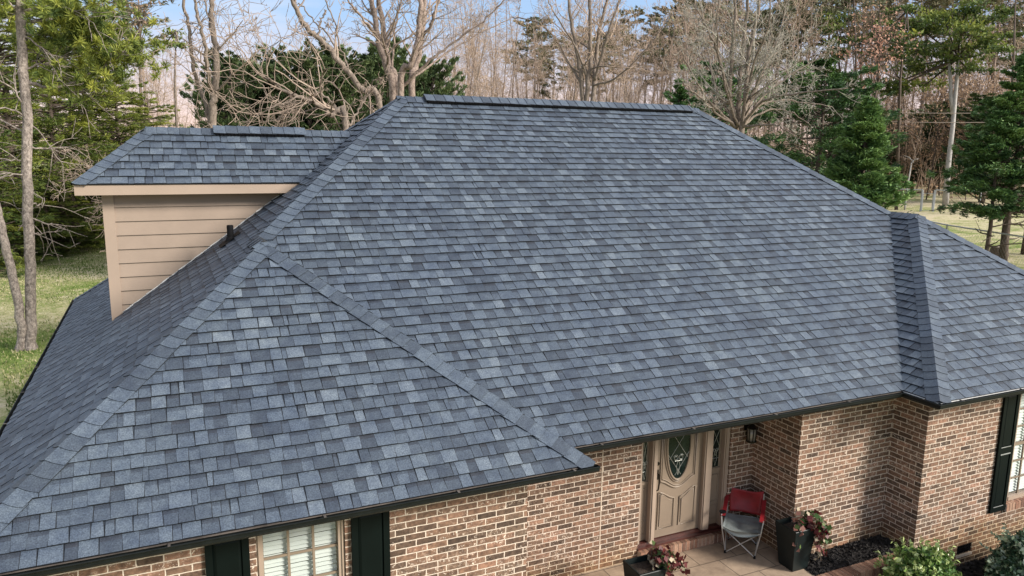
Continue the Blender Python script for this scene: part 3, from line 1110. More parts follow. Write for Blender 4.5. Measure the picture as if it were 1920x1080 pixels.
# dark rooms behind the openings
for lo_, hi_ in (((WL[0] - 0.1, YW + 0.45, -2.2), (WL[1] + 0.1, YW + 0.5, -0.12)), ((WRI[0] - 0.1, YRW + 0.45, -2.2), (WRI[1] + 0.1, YRW + 0.5, -0.12)),
                 ((DH[0] - 0.1, YM + 0.32, -2.4), (DH[1] + 0.1, YM + 0.36, -0.11)), ((6.3, YRW + 0.15, -2.66), (6.7, YRW + 0.19, -2.4))):
    mb = MB()
    mb.box(lo_, hi_)
    mb.build('inner_wall', M['dark'], house)


def rowlock(parent, x0, x1, y0, y1, z0, z1, seed, name='brick_sill', bw=0.0565, gap=0.0115, slope=0.0, face_n=None):
    rng = random.Random(seed)
    mb = MB()
    x = x0
    while x + bw <= x1 + 0.001:
        j = rng.uniform(-0.002, 0.002)
        t = rng.random()

        def xf(p, sl_=slope, y0=y0, y1=y1):
            return V((p.x, p.y, p.z - sl_ * (1 - (p.y - y0) / (y1 - y0)) * (1 if p.z > (z0 + z1) / 2 else 1)))
        mb.box((x, y0 + j, z0), (x + bw, y1, z1 + j), t, xf)
        x += bw + gap
    o = mb.build(name, M['unitbrick'], parent)
    mb = MB()

    def xf2(p):
        return V((p.x, p.y, p.z - slope * (1 - (p.y - y0) / (y1 - y0))))
    mb.box((x0 - 0.003, y0 + 0.006, z0 + 0.004), (x - gap + 0.003, y1 - 0.001, z1 - 0.006), 0.5, xf2)
    mb.build('mortar_joint', M['mortar'], o)
    return o


# door step: rowlock course under the threshold
rowlock(house, DH[0] + 0.004, DH[1] + 0.3, YM - 0.085, YM - 0.004, FLOOR, -2.225, 3, 'doorstep')
mb = MB()
mb.box((DH[0], YM - 0.02, -2.220), (DH[1], YM + 0.22, -2.196))
mb.box((DH[0] + 0.003, YM + 0.03, -2.195), (DH[1] - 0.003, YM + 0.2, -2.165))
mb.build('threshold', M['sillwood'], house)
# window sills
rowlock(house, WL[0] - 0.05, WL[1] + 0.05, YW - 0.05, YW + 0.11, -2.11, -2.00, 4, slope=0.02)
rowlock(house, WRI[0] - 0.05, WRI[1] + 0.05, YRW - 0.05, YRW + 0.11, -2.09, -1.975, 5, slope=0.02)

# ---- front door
YD = 1.80
fr = MB()                        # frame posts and mullions
for x0, x1, y0 in ((1.795, 1.835, YD - 0.05), (1.975, 2.055, YD - 0.075), (2.852, 2.985, YD - 0.06), (3.185, 3.27, YD - 0.06)):
    fr.box((x0, y0, -2.163), (x1, YD + 0.10, WALLTOP - 0.004))
    if x1 - x0 > 0.05:
        fr.box((x0 + 0.018, y0 - 0.014, -2.163), (x1 - 0.018, y0 - 0.001, WALLTOP - 0.004))
fr.box((1.835, YD - 0.04, -0.16), (3.185, YD + 0.10, WALLTOP - 0.005))
door_frame = fr.build('door_frame', M['tan_trim'], house)
leaf = MB()
LX0, LX1, LZ0, LZ1 = 2.060, 2.848, -2.155, -0.165
leaf.box((LX0, YD, LZ0), (LX1, YD + 0.045, LZ1))
door = leaf.build('front_door', M['doorpaint'], house)
tag(door, 'tan front door with oval leaded glass')
cx_, cz_ = 2.447, -0.84
ea, eb = 0.185, 0.505


def ell(a, b, n=48):
    return [V((cx_ + a * math.cos(2 * math.pi * i / n), YD, cz_ + b * math.sin(2 * math.pi * i / n))) for i in range(n)]


# oval glass
mb = MB()
E0 = ell(ea, eb)
mb.face([p + V((0, -0.006, 0)) for p in E0])
for i in range(len(E0)):
    a, b_ = E0[i], E0[(i + 1) % len(E0)]
    mb.face([a + V((0, -0.006, 0)), b_ + V((0, -0.006, 0)), b_ + V((0, 0.002, 0)), a + V((0, 0.002, 0))])
dg = mb.build('oval_glass', M['doorglass'], door)
mb = MB()
mb.tube([p + V((0, -0.010, 0)) for p in ell(ea + 0.012, eb + 0.012)], 0.017, 8, closed=True)
mb.tube([p + V((0, -0.003, 0)) for p in ell(ea + 0.040, eb + 0.042)], 0.011, 8, closed=True)
yy = YD - 0.004
# side rails that run down and sweep under the oval
for r_, off in ((0.014, 0.0), (0.008, 0.028)):
    pts = [V((LX0 + 0.105 + off, yy, LZ1 - 0.08)), V((LX0 + 0.105 + off, yy, -1.33 + off))]
    sw = []
    for i in range(17):
        f = i / 16
        x = LX0 + 0.115 + off + (LX1 - LX0 - 0.23 - 2 * off) * f
        z = -1.345 + off - 0.125 * (math.sin(math.pi * f) ** 1.6)
        sw.append(V((x, yy, z)))
    pts += sw + [V((LX1 - 0.105 - off, yy, -1.33 + off)), V((LX1 - 0.105 - off, yy, LZ1 - 0.08))]
    mb.tube(pts, r_, 6)


def lower_panel(x0, x1, left):
    zt_hi, zt_lo = -1.50, -1.615
    out = []
    for grow, r_ in ((0.0, 0.013), (0.036, 0.008)):
        a, b_ = x0 + grow, x1 - grow
        pts = [V((a, yy, -2.03 + grow)), V((b_, yy, -2.03 + grow))]
        top = []
        for i in range(9):
            f = i / 8
            x = b_ + (a - b_) * f
            g = f if left else 1 - f
            g = g * g * (3 - 2 * g)
            top.append(V((x, yy, zt_lo - grow + (zt_hi - zt_lo) * g)))
        mb.tube(pts + top, r_, 6, closed=True)
        out = pts + top
    # raised field
    fld = [p + V((0, -0.006, 0)) for p in out]
    mb.face(fld)


lower_panel(LX0 + 0.085, (LX0 + LX1) / 2 - 0.045, True)
lower_panel((LX0 + LX1) / 2 + 0.045, LX1 - 0.085, False)
mb.build('panel_moulding', M['doorpaint'], door, smooth=True)


def caming(lines, parent, y, r=0.0032):
    mb = MB()
    for l in lines:
        mb.tube([V((a, y, b_)) for a, b_ in l], r, 5)
    return mb.build('lead_came', M['lead'], parent)


def clip_in_ellipse(l):
    out = []
    n = 24
    for i in range(n + 1):
        a = l[0][0] + (l[1][0] - l[0][0]) * i / n
        b_ = l[0][1] + (l[1][1] - l[0][1]) * i / n
        if ((a - cx_) / ea) ** 2 + ((b_ - cz_) / eb) ** 2 <= 1:
            out.append((a, b_))
    return out


lines = []
for k in range(-6, 7):
    for sg in (1, -1):
        l = clip_in_ellipse([(cx_ - 0.3, cz_ + k * 0.19 - 0.42 * sg), (cx_ + 0.3, cz_ + k * 0.19 + 0.42 * sg)])
        if len(l) > 2 and k % 2 == 0:
            lines.append(l)


def scroll(cx, cz, r, sgn, turns=1.3, n=22, ph=0.0):
    return [(cx + sgn * r * (1 - 0.55 * i / n) * math.cos(ph + 2 * math.pi * turns * i / n), cz + r * (1 - 0.55 * i / n) * math.sin(ph + 2 * math.pi * turns * i / n)) for i in range(n + 1)]


for sg in (1, -1):
    lines.append(scroll(cx_ + sg * 0.045, cz_ - 0.20, 0.043, sg, ph=0.4))
    lines.append([(cx_ + sg * 0.005, cz_ - 0.24), (cx_ + sg * 0.03, cz_ - 0.32), (cx_, cz_ - 0.45)])
lines.append([(cx_ - 0.06, cz_ - 0.245), (cx_ + 0.06, cz_ - 0.245)])
caming(lines, dg, YD - 0.0085, 0.0038)
# handle set
mb = MB()
hx = LX0 + 0.045
mb.box((hx - 0.022, YD - 0.014, -1.30), (hx + 0.022, YD - 0.001, -1.16))
mb.tube([V((hx, YD - 0.01, -1.20)), V((hx, YD - 0.06, -1.22)), V((hx, YD - 0.065, -1.33)), V((hx, YD - 0.05, -1.43)), V((hx, YD - 0.01, -1.46))], [0.010, 0.012, 0.012, 0.010, 0.008], 8)
mb.tube([V((hx, YD - 0.002, -1.07)), V((hx, YD - 0.022, -1.07))], 0.026, 14)
mb.build('door_handle', M['bronze'], door)


def sidelight(x0, x1):
    mb = MB()
    y = YD + 0.01
    st = 0.038
    mb.box((x0, y, -2.155), (x1, y + 0.03, -0.165))
    o = mb.build('sidelight', M['doorpaint'], house)
    mb = MB()
    gx0, gx1 = x0 + st, x1 - st
    if gx1 - gx0 > 0.04:
        mb.box((gx0, y - 0.005, -1.29), (gx1, y + 0.0005, -0.30))
        g = mb.build('sidelight_glass', M['doorglass'], o)
        xm = (gx0 + gx1) / 2
        hw = (gx1 - gx0) / 2
        L = []
        for k in range(3):
            z0 = -0.34 - k * 0.26
            L.append([(xm, z0), (xm - hw, z0 - 0.13), (xm, z0 - 0.26)])
            L.append([(xm, z0), (xm + hw, z0 - 0.13), (xm, z0 - 0.26)])
        for sg in (1, -1):
            L.append(scroll(xm + sg * 0.024, -1.04, 0.026, sg))
            L.append([(xm, -1.04), (xm + sg * 0.03, -1.15), (xm, -1.27)])
        L.append([(gx0, -1.16), (gx1, -1.16)])
        caming(L, g, y - 0.0075, 0.003)
    mb = MB()
    for (a, b_, r_) in ((-2.06, -1.86, 0.007), (-1.80, -1.40, 0.009)):
        mb.tube([V((x0 + 0.03, y - 0.002, a)), V((x1 - 0.03, y - 0.002, a)), V((x1 - 0.03, y - 0.002, b_)), V((x0 + 0.03, y - 0.002, b_))], r_, 6, closed=True)
    mb.box((x0, y - 0.014, -1.345), (x1, y - 0.001, -1.305))
    mb.build('panel_moulding', M['doorpaint'], o)


sidelight(2.987, 3.183)
sidelight(1.837, 1.973)

# ---- windows with blinds
def window(x0, x1, z0, z1, y, cols, rows, casing_c=0.0):
    fy = y + 0.022
    mb = MB()
    t = 0.055
    mb.box((x0, fy, z0), (x0 + t, fy + 0.09, z1))
    mb.box((x1 - t, fy, z0), (x1, fy + 0.09, z1))
    mb.box((x0 + t, fy, z1 - t), (x1 - t, fy + 0.09, z1))
    mb.box((x0 + t, fy - 0.01, z0), (x1 - t, fy + 0.09, z0 + t))
    mb.box((x0 + 0.012, fy - 0.012, z0 + 0.001), (x0 + 0.024, fy - 0.0005, z1))
    mb.box((x1 - 0.024, fy - 0.012, z0 + 0.001), (x1 - 0.012, fy - 0.0005, z1))
    w = mb.build('window', M['tan_trim'], house)
    mb = MB()
    zm = (z0 + z1) / 2
    mb.box((x0 + t, fy + 0.02, zm - 0.022), (x1 - t, fy + 0.052, zm + 0.022))
    for k in range(1, cols):
        x = x0 + t + (x1 - x0 - 2 * t) * k / cols
        mb.box((x - 0.011, fy + 0.024, z0 + t), (x + 0.011, fy + 0.046, zm - 0.023))
        mb.box((x - 0.011, fy + 0.024, zm + 0.023), (x + 0.011, fy + 0.046, z1 - t))
    for k in range(1, rows):
        z = z0 + t + (z1 - z0 - 2 * t) * k / rows
        if abs(z - zm) < 0.04:
            continue
        mb.box((x0 + t, fy + 0.027, z - 0.011), (x1 - t, fy + 0.043, z + 0.011))
    mb.build('muntin', M['doorpaint'], w)
    mb = MB()
    mb.box((x0 + t, fy + 0.0335, z0 + t), (x1 - t, fy + 0.0365, z1 - t))
    mb.build('pane', M['glass'], w)
    mb = MB()
    z = z1 - t - 0.01
    rng = random.Random(int(x0 * 10))
    while z > z0 + t + 0.02:
        tilt = 0.018 + rng.uniform(-0.002, 0.004)
        zt_ = 0.029 + rng.uniform(-0.004, 0.003)
        mb.plate([V((x0 + t + 0.008, fy + 0.055, z - zt_)), V((x1 - t - 0.008, fy + 0.055, z - zt_)), V((x1 - t - 0.008, fy + 0.073, z)), V((x0 + t + 0.008, fy + 0.073, z))], (0, 0.002, 0.001))
        z -= 0.043
    mb.build('blind', M['blind'], w)
    return w


window(WL[0] + 0.004, WL[1] - 0.004, WL[2] + 0.002, WL[3] - 0.002, YW, 3, 6)
window(WRI[0] + 0.004, WRI[1] - 0.004, WRI[2] + 0.002, WRI[3] - 0.002, YRW, 6, 6)


def shutter(x0, x1, z0, z1, y):
    mb = MB()
    st = 0.06
    yb, yf = y - 0.004, y - 0.034
    mb.box((x0, yf, z0), (x0 + st, yb, z1))
    mb.box((x1 - st, yf, z0), (x1, yb, z1))
    zm = (z0 + z1) / 2 + 0.02
    for a, b_ in ((z0, z0 + 0.075), (zm - 0.045, zm + 0.045), (z1 - 0.075, z1)):
        mb.box((x0 + st, yf + 0.001, a), (x1 - st, yb, b_))
    s = mb.build('shutter', M['shutter'], house)
    mb = MB()
    for a, b_ in ((z0 + 0.075, zm - 0.045), (zm + 0.045, z1 - 0.075)):
        mb.box((x0 + st, y - 0.016, a), (x1 - st, y - 0.006, b_))
        # raised field with sloping borders
        g = 0.03
        o4 = [(x0 + st, a), (x1 - st, a), (x1 - st, b_), (x0 + st, b_)]
        i4 = [(x0 + st + g, a + g), (x1 - st - g, a + g), (x1 - st - g, b_ - g), (x0 + st + g, b_ - g)]
        for i in range(4):
            j = (i + 1) % 4
            mb.face([(o4[i][0], y - 0.0165, o4[i][1]), (o4[j][0], y - 0.0165, o4[j][1]), (i4[j][0], y - 0.028, i4[j][1]), (i4[i][0], y - 0.028, i4[i][1])])
        mb.face([(p[0], y - 0.028, p[1]) for p in i4])
    mb.build('shutter_panel', M['shutter'], s)
    mb = MB()
    for a in (z0 + 0.0755, zm + 0.0455):
        mb.box((x0 + st + 0.004, yf + 0.002, a), (x1 - st - 0.004, y - 0.0285, a + 0.010))
    mb.box((x0 + st + 0.004, yf - 0.003, zm - 0.062), (x1 - st - 0.004, yf - 0.0005, zm - 0.046))
    mb.build('panel_ledge', M['shutter_lip'], s)
    return s


shutter(-3.57, -3.21, -2.02, -0.22, YW)
shutter(-2.315, -1.955, -2.02, -0.22, YW)
shutter(6.93, 7.275, -2.075, -0.22, YRW)
shutter(9.08, 9.43, -2.075, -0.22, YRW)
# foundation vent
mb = MB()
mb.box((6.345, YRW + 0.02, -2.616), (6.655, YRW + 0.03, -2.479))
for k in range(9):
    mb.box((6.355 + k * 0.034, YRW + 0.004, -2.612), (6.363 + k * 0.034, YRW + 0.019, -2.483))
for k in range(4):
    mb.box((6.346, YRW + 0.007, -2.605 + k * 0.036), (6.654, YRW + 0.016, -2.599 + k * 0.036))
mb.build('foundation_vent', M['vent'], house)
mb = MB()
mb.box((6.33, YRW - 0.012, -2.66), (6.67, YRW + 0.004, -2.622))
mb.build('vent_sill', M['mortar'], house)
# vertical control joint in the door wall
mb = MB()
mb.box((1.19, YM - 0.003, WB), (1.203, YM + 0.001, WALLTOP))
mb.build('control_joint', M['mortar'], house)

# wall lantern by the door
LP = V((3.53, YM, -0.80))
mb = MB()
mb.box((LP.x - 0.045, LP.y - 0.02, LP.z + 0.02), (LP.x + 0.045, LP.y - 0.002, LP.z + 0.20))
mb.tube([LP + V((0, -0.02, 0.15)), LP + V((0, -0.07, 0.19)), LP + V((0, -0.115, 0.17)), LP + V((0, -0.115, 0.13))], 0.008, 8)
c = LP + V((0, -0.115, 0))
mb.tube([c + V((0, 0, 0.15)), c + V((0, 0, 0.135)), c + V((0, 0, 0.09))], [0.012, 0.035, 0.085], 8)
for k in range(8):
    an = 2 * math.pi * (k + .5) / 8
    a = c + V((0.072 * math.cos(an), 0.072 * math.sin(an), 0.09))
    b_ = c + V((0.062 * math.cos(an), 0.062 * math.sin(an), -0.10))
    mb.tube([a, b_], 0.006, 5)
mb.tube([c + V((0, 0, -0.095)), c + V((0, 0, -0.112)), c + V((0, 0, -0.135))], [0.075, 0.075, 0.03], 8)
lan = mb.build('wall_lantern', M['bronze'], house)
mb = MB()
mb.tube([c + V((0, 0, 0.088)), c + V((0, 0, -0.094))], [0.062, 0.054], 12)
mb.build('lantern_glass', M['lampglass'], lan, smooth=True)

# ---- dormer walls
yd = dye + 0.28
xw = -4.40
mb = MB()
ztop = dze - 0.135
z = ztop
bz = 0.185
xl = xw + 0.115
while True:
    zb = z - bz
    xrt, xrb = z / SL - W + 0.03, zb / SL - W + 0.03
    if xrt < xl + 0.02:
        break
    xrb = max(xrb, xl + 0.002)
    if z == ztop:
        zb_ = zb
    P = [V((xl, yd - 0.024, zb)), V((xrb, yd - 0.024, zb)), V((xrt, yd - 0.003, z)), V((xl, yd - 0.003, z))]
    mb.face(P)
    mb.face([P[0], V((xl, yd, zb + 0.006)), V((xrb, yd, zb + 0.006)), P[1]])
    z = zb
# backing wall
mb.plate([V((xw + .02, yd + 0.002, (xw + .02 + W) * SL - 0.05)), V((ztop / SL - W + 0.03, yd + 0.002, ztop - 0.02)), V((ztop / SL - W + 0.03, yd + 0.002, ztop)), V((xw + .02, yd + 0.002, ztop))], (0, 0.08, 0))
# left wall (faces -x) boards
z = ztop
zlow = (xw + W) * SL
while z > zlow:
    zb = max(z - bz, zlow - 0.02)
    P = [V((xw - 0.012, yd + 0.1, zb)), V((xw - 0.012, dyb - 0.28, zb)), V((xw + 0.001, dyb - 0.28, z)), V((xw + 0.001, yd + 0.1, z))]
    mb.face(P[::-1])
    mb.face([P[0], P[1], P[1] + V((0.014, 0, 0.002)), P[0] + V((0.014, 0, 0.002))])
    z = zb
mb.box((xw + 0.002, yd + 0.085, zlow - 0.1), (xw + 0.08, dyb - 0.28, ztop))
# rear wall
mb.plate([V((xw + .02, dyb - 0.28, (xw + .02 + W) * SL - 0.05)), V((ztop / SL - W, dyb - 0.28, ztop - 0.02)), V((ztop / SL - W, dyb - 0.28, ztop)), V((xw + .02, dyb - 0.28, ztop))], (0, -0.06, 0))
dorm = mb.build('dormer', M['tan'], house)
mb = MB()
mb.plate([V((xw - 0.02, yd - 0.030, (xw - .02 + W) * SL - 0.01)), V((xw + 0.115, yd - 0.030, (xw + .115 + W) * SL - 0.01)), V((xw + 0.115, yd - 0.030, ztop)), V((xw - 0.02, yd - 0.030, ztop))], (0, 0.028, 0))
mb.box((xw - 0.021, yd - 0.001, (xw + W) * SL - 0.03), (xw - 0.001, yd + 0.1, ztop))
mb.build('corner_board', M['tan_trim'], dorm)
mb = MB()
mb.plate([V((dxl, dye, dze - 0.012)), V((DE1.x + 0.01, dye, dze - 0.012)), V((DE1.x - 0.16, dye, dze - 0.145)), V((dxl, dye, dze - 0.145))], (0, 0.022, 0))
mb.box((dxl, dye + 0.023, dze - 0.145), (dxl + 0.022, dyb - 0.002, dze - 0.012))
mb.box((dxl + 0.022, dyb - 0.024, dze - 0.145), (DE1.x, dyb - 0.002, dze - 0.012))
mb.build('dormer_fascia', M['tan_trim'], dorm)
mb = MB()
mb.box((dxl + 0.022, dye + 0.022, dze - 0.140), (DE1.x - 0.17, yd + 0.004, dze - 0.128))
mb.box((dxl + 0.022, yd + 0.004, dze - 0.140), (xw + 0.001, dyb - 0.024, dze - 0.128))
mb.build('dormer_soffit', M['tan'], dorm)
# step flashing along the wall / roof joint
mb = MB()
a = V((xw + 0.10, yd - 0.0265, (xw + .10 + W) * SL + 0.016))
b_ = V((ztop / SL - W, yd - 0.0265, ztop + 0.012))
k = 0
dd = (b_ - a)
n_ = int(dd.length / 0.13)
for k in range(n_):
    p = a + dd * (k / n_)
    q = a + dd * ((k + 1) / n_)
    mb.plate([p, q, q + V((0, 0, 0.016)), p + V((0, 0, 0.014 + 0.008 * (k % 2)))], (0, 0.002, 0))
mb.build('step_flashing', M['flash'], dorm)

# =====================================================================
# porch and beds
# =====================================================================
mb = MB()
mb.box((-0.5, -0.9, FLOOR - 0.62), (XC - 0.002, YM - 0.086, FLOOR))
mb.box((-0.5, YM - 0.0859, FLOOR - 0.12), (1.79, YM - 0.002, FLOOR - 0.0005))
o = mb.build('patio', M['stone'])
tag(o, kind='structure')
# mulch
rs = np.random.RandomState(8)
mv = []
mf = []


def chips(x0, x1, y0, y1, z, n, size=0.035):
    c = np.stack([rs.uniform(x0, x1, n), rs.uniform(y0, y1, n), z + rs.uniform(-0.005, 0.03, n)], -1)
    a = rs.normal(size=(n, 3)) * (1, 1, 0.35)
    a /= np.linalg.norm(a, axis=1)[:, None]
    b = rs.normal(size=(n, 3)) * (1, 1, 0.5)
    b -= a * (a * b).sum(1)[:, None]
    b /= np.linalg.norm(b, axis=1)[:, None]
    s = rs.uniform(0.4, 1.2, n)[:, None] * size
    q = np.stack([c - a * s - b * s * .4, c + a * s - b * s * .4, c + a * s + b * s * .4, c - a * s + b * s * .4], 1)
    base = sum(len(m_) for m_ in mv)
    mv.append(q.reshape(-1, 3))
    mf.append(np.arange(base, base + 4 * n).reshape(n, 4))


chips(XC, 5.40, 0.46, YF, FLOOR - 0.02, 4500)
chips(4.0, 10.6, -1.4, YRW, -2.80, 8000, 0.045)
bedv = [(XC, 0.40, FLOOR - 0.03), (5.42, 0.40, FLOOR - 0.03), (5.42, YF, FLOOR - 0.03), (XC, YF, FLOOR - 0.03), (4.0, -1.6, -2.81), (10.7, -1.6, -2.81), (10.7, 0.5, -2.81), (4.0, 0.5, -2.81)]
base = sum(len(m_) for m_ in mv)
mv.append(np.array(bedv))
mf.append(np.array([[base, base + 1, base + 2, base + 3], [base + 4, base + 5, base + 6, base + 7]]))
o = mk('mulch', np.concatenate(mv), np.concatenate(mf), M['mulch'])
tag(o, 'black wood mulch filling the beds along the front walls', 'mulch', kind='stuff')
# brick edging round the bed
edg = empty('brick_edging', (4.3, 0.36, FLOOR), 'low row of brown bricks edging the mulch bed beside the patio', 'garden edging')
rowlock(edg, XC + 0.01, 5.30, 0.26, 0.45, FLOOR - 0.55, FLOOR + 0.005, 9, 'edging_bricks')


# ---- plants: generic leaf cloud
def leaf_mesh(name, C, size, mat, parent=None, elong=1.8, normal_bias=None, tone=None, dirs=None, loc=None, droop=0.0, seed=0):
    """one bent-free rhombus per centre"""
    r_ = np.random.RandomState(seed)
    n = len(C)
    a = r_.normal(size=(n, 3))
    if dirs is not None:
        a = dirs + a * 0.45
    a[:, 2] -= droop
    a /= np.linalg.norm(a, axis=1)[:, None] + 1e-9
    b = r_.normal(size=(n, 3))
    if normal_bias is not None:
        nrm = normal_bias + 0.6 * r_.normal(size=(n, 3))
        b = np.cross(nrm, a)
    b -= a * (a * b).sum(1)[:, None]
    b /= np.linalg.norm(b, axis=1)[:, None] + 1e-9
    s = (size * r_.uniform(0.6, 1.3, n))[:, None]
    q = np.stack([C - a * s, C + b * s / elong, C + a * s, C - b * s / elong], 1).reshape(-1, 3)
    f = np.arange(4 * n).reshape(n, 4)
    if tone is None:
        tone = r_.uniform(0, 1, n)
    return mk(name, q, f, mat, parent, np.clip(tone, 0, 1), loc=loc)


def hedge(cx, cy, rx, ry_, h, base, name, label, mat, n, size, seed):
    r_ = np.random.RandomState(seed)
    t = empty(name, (cx, cy, base), label, 'shrub')
    # lumpy dome: leaves on several shells
    d = r_.normal(size=(n, 3))
    d[:, 2] = np.abs(d[:, 2]) * 0.9 - 0.15
    d /= np.linalg.norm(d, axis=1)[:, None]
    lump = np.zeros(n)
    for _ in range(26):
        c = r_.normal(size=3)
        c[2] = abs(c[2])
        c /= np.linalg.norm(c)
        lump += 0.17 * r_.uniform(-0.6, 1) * np.exp(-((d - c) ** 2).sum(1) / 0.10)
    rr = (0.82 + lump) * (1 - np.abs(r_.normal(0, 0.19, n)))
    C = np.stack([cx + d[:, 0] * rr * rx, cy + d[:, 1] * rr * ry_, base + 0.1 * h + np.maximum(d[:, 2], -0.1) * rr * h * 0.95 + 0.05], -1)
    # ragged new growth standing out of the dome
    for q in range(70):
        i0 = r_.randint(0, n)
        m0 = slice(max(0, i0 - 14), i0)
        kk = len(C[m0])
        C[m0] = C[i0][None] + d[i0][None] * (np.linspace(0.02, 0.15, kk))[:, None] * (rx / 0.6) + r_.normal(0, 0.012, (kk, 3))
        lump[m0] = 0.35
    tone = 0.52 + 1.3 * lump + r_.normal(0, 0.2, n)
    leaf_mesh('foliage', C, size, mat, t, 1.9, d, tone, dirs=d * 0.6, seed=seed + 1)
    mb = MB()
    rg = random.Random(seed)
    for k in range(14):
        an = rg.uniform(0, 6.28)
        e = V((cx + math.cos(an) * rx * 0.7, cy + math.sin(an) * ry_ * 0.7, base + h * rg.uniform(0.3, 0.8)))
        mb.tube([V((cx + math.cos(an) * .05, cy + math.sin(an) * .05, base - 0.05)), (V((cx, cy, base)) + e) / 2 + V((0, 0, 0.1)), e], [0.014, 0.010, 0.005], 5)
    mb.build('stem', M['bark_dark'], t)
    return t


hedge(4.83, -0.28, 0.64, 0.55, 1.07, -2.80, 'shrub', 'bright green rounded shrub in front of the wall corner', M['hedge_leaf'], 9000, 0.034, 41)
hedge(6.80, -0.42, 0.76, 0.55, 0.84, -2.80, 'shrub', 'dark glossy shrub under the right shutter and foundation vent', M['dark_hedge_leaf'], 8000, 0.038, 42)


# ---- planters
def planter(cx, cy, name, label, h=0.60, rb=0.125, rt=0.185):
    mb = MB()
    z0, z1 = FLOOR, FLOOR + h

    def sq(r, z):
        return [V((cx - r, cy - r, z)), V((cx + r, cy - r, z)), V((cx + r, cy + r, z)), V((cx - r, cy + r, z))]
    rings = [sq(rb - 0.006, z0), sq(rb, z0 + 0.008), sq(rt, z1 - 0.006), sq(rt - 0.005, z1), sq(rt - 0.022, z1), sq(rt - 0.030, z1 - 0.07)]
    for A, B in zip(rings[:-1], rings[1:]):
        for i in range(4):
            j = (i + 1) % 4
            mb.face([A[i], A[j], B[j], B[i]])
    mb.face(rings[0][::-1])
    t = empty(name, (cx, cy, FLOOR), label, 'planter', 'dark square planters on the patio')
    mb.build('pot', M['pot'], t)
    mb = MB()
    mb.face([p + V((0, 0, 0.004)) for p in sq(rt - 0.031, z1 - 0.07)])
    mb.build('soil', M['soil'], t)
    mb = MB()
    mb.box((cx - rb - 0.005, cy - 0.5 * rb, z0 + 0.03), (cx - rb - 0.003, cy - 0.1 * rb, z0 + 0.05))
    return t


planter(3.61, 0.76, 'planter', 'tall tapered dark planter at the patio corner beside the folding chair')
planter(1.20, 0.72, 'planter', 'tall tapered dark planter cut by the bottom edge, left of the door step')


def vine_plant(cx, cy, seed, label, lean, n=260, h=0.6):
    r_ = np.random.RandomState(seed)
    t = empty('trailing_plant', (cx, cy, FLOOR + h - 0.07), label, 'plant', 'trailing plants in the planters')
    mb = MB()
    rg = random.Random(seed)
    Cs = []
    tones = []
    z0 = FLOOR + h - 0.07
    for k in range(18):
        an = lean + rg.gauss(0, 0.75)
        r1 = rg.uniform(0.18, 0.36)
        drop = rg.uniform(0.05, 0.52) if rg.random() < 0.75 else -rg.uniform(0.0, 0.12)
        p0 = V((cx + math.cos(an) * 0.04, cy + math.sin(an) * 0.04, z0))
        p1 = V((cx + math.cos(an) * r1 * 0.6, cy + math.sin(an) * r1 * 0.6, z0 + rg.uniform(0.10, 0.22)))
        p2 = V((cx + math.cos(an) * r1, cy + math.sin(an) * r1, z0 + 0.05))
        p3 = V((cx + math.cos(an) * (r1 + 0.06), cy + math.sin(an) * (r1 + 0.06), z0 - drop))
        pts = [p0, p1, p2, p3]
        mb.tube(pts, [0.004, 0.0035, 0.003, 0.002], 4)
        tone0 = rg.choice([0.1, 0.1, 0.28, 0.45, 0.65, 0.65, 0.65, 0.85])
        for j in range(n // 18):
            f = rg.uniform(0.3, 3.0)
            i = min(2, int(f))
            p = pts[i].lerp(pts[i + 1], f - i)
            Cs.append([p.x + rg.gauss(0, 0.028), p.y + rg.gauss(0, 0.028), p.z + rg.gauss(0, 0.03)])
            tones.append(tone0 if rg.random() < 0.55 else rg.choice([0.1, 0.28, 0.45, 0.65, 0.85]))
    # a few bright red leaves
    for j in range(7):
        i = rg.randrange(len(Cs))
        tones[i] = 0.97
    mb.build('stem', M['bark_dark'], t)
    Cs = np.array(Cs)
    out = Cs - np.array([cx, cy, z0 - 0.2])
    out /= np.linalg.norm(out, axis=1)[:, None]
    leaf_mesh('foliage', Cs, 0.040, M['vine_leaf'], t, 1.15, out, np.array(tones), seed=seed, droop=0.4)
    return t


vine_plant(3.66, 0.76, 51, 'ivy and burgundy leaves spilling over the planter beside the chair', -0.45, 760)
vine_plant(1.27, 0.72, 52, 'pale and pink leaves spilling over the planter at the bottom edge', -0.1, 480)
# dead stems of the first plant
# ---- folding camp chair
cc = V((3.27, 1.375, FLOOR))
fdir = V((-0.72, -0.69, 0)).normalized()
ldir = V((fdir.y, -fdir.x, 0))             # viewer's left
if ldir.x > 0:
    ldir = -ldir
chair = empty('camping_chair', cc, 'red and grey folding camp chair on the patio by the door', 'folding chair')


def cp(f, l, z):
    return cc + fdir * (f * 0.94) + ldir * (l * 0.94) + V((0, 0, z * 0.94 + 0.001))


a_ = 0.205
sh = 0.40
mb = MB()
feet = {}
for sf in (1, -1):
    for s_l in (1, -1):
        feet[(sf, s_l)] = cp(sf * a_, s_l * a_, 0.012)
T = 0.25
top = {k: cp(k[0] * 0.235, k[1] * T, sh) for k in feet}
r = 0.0085
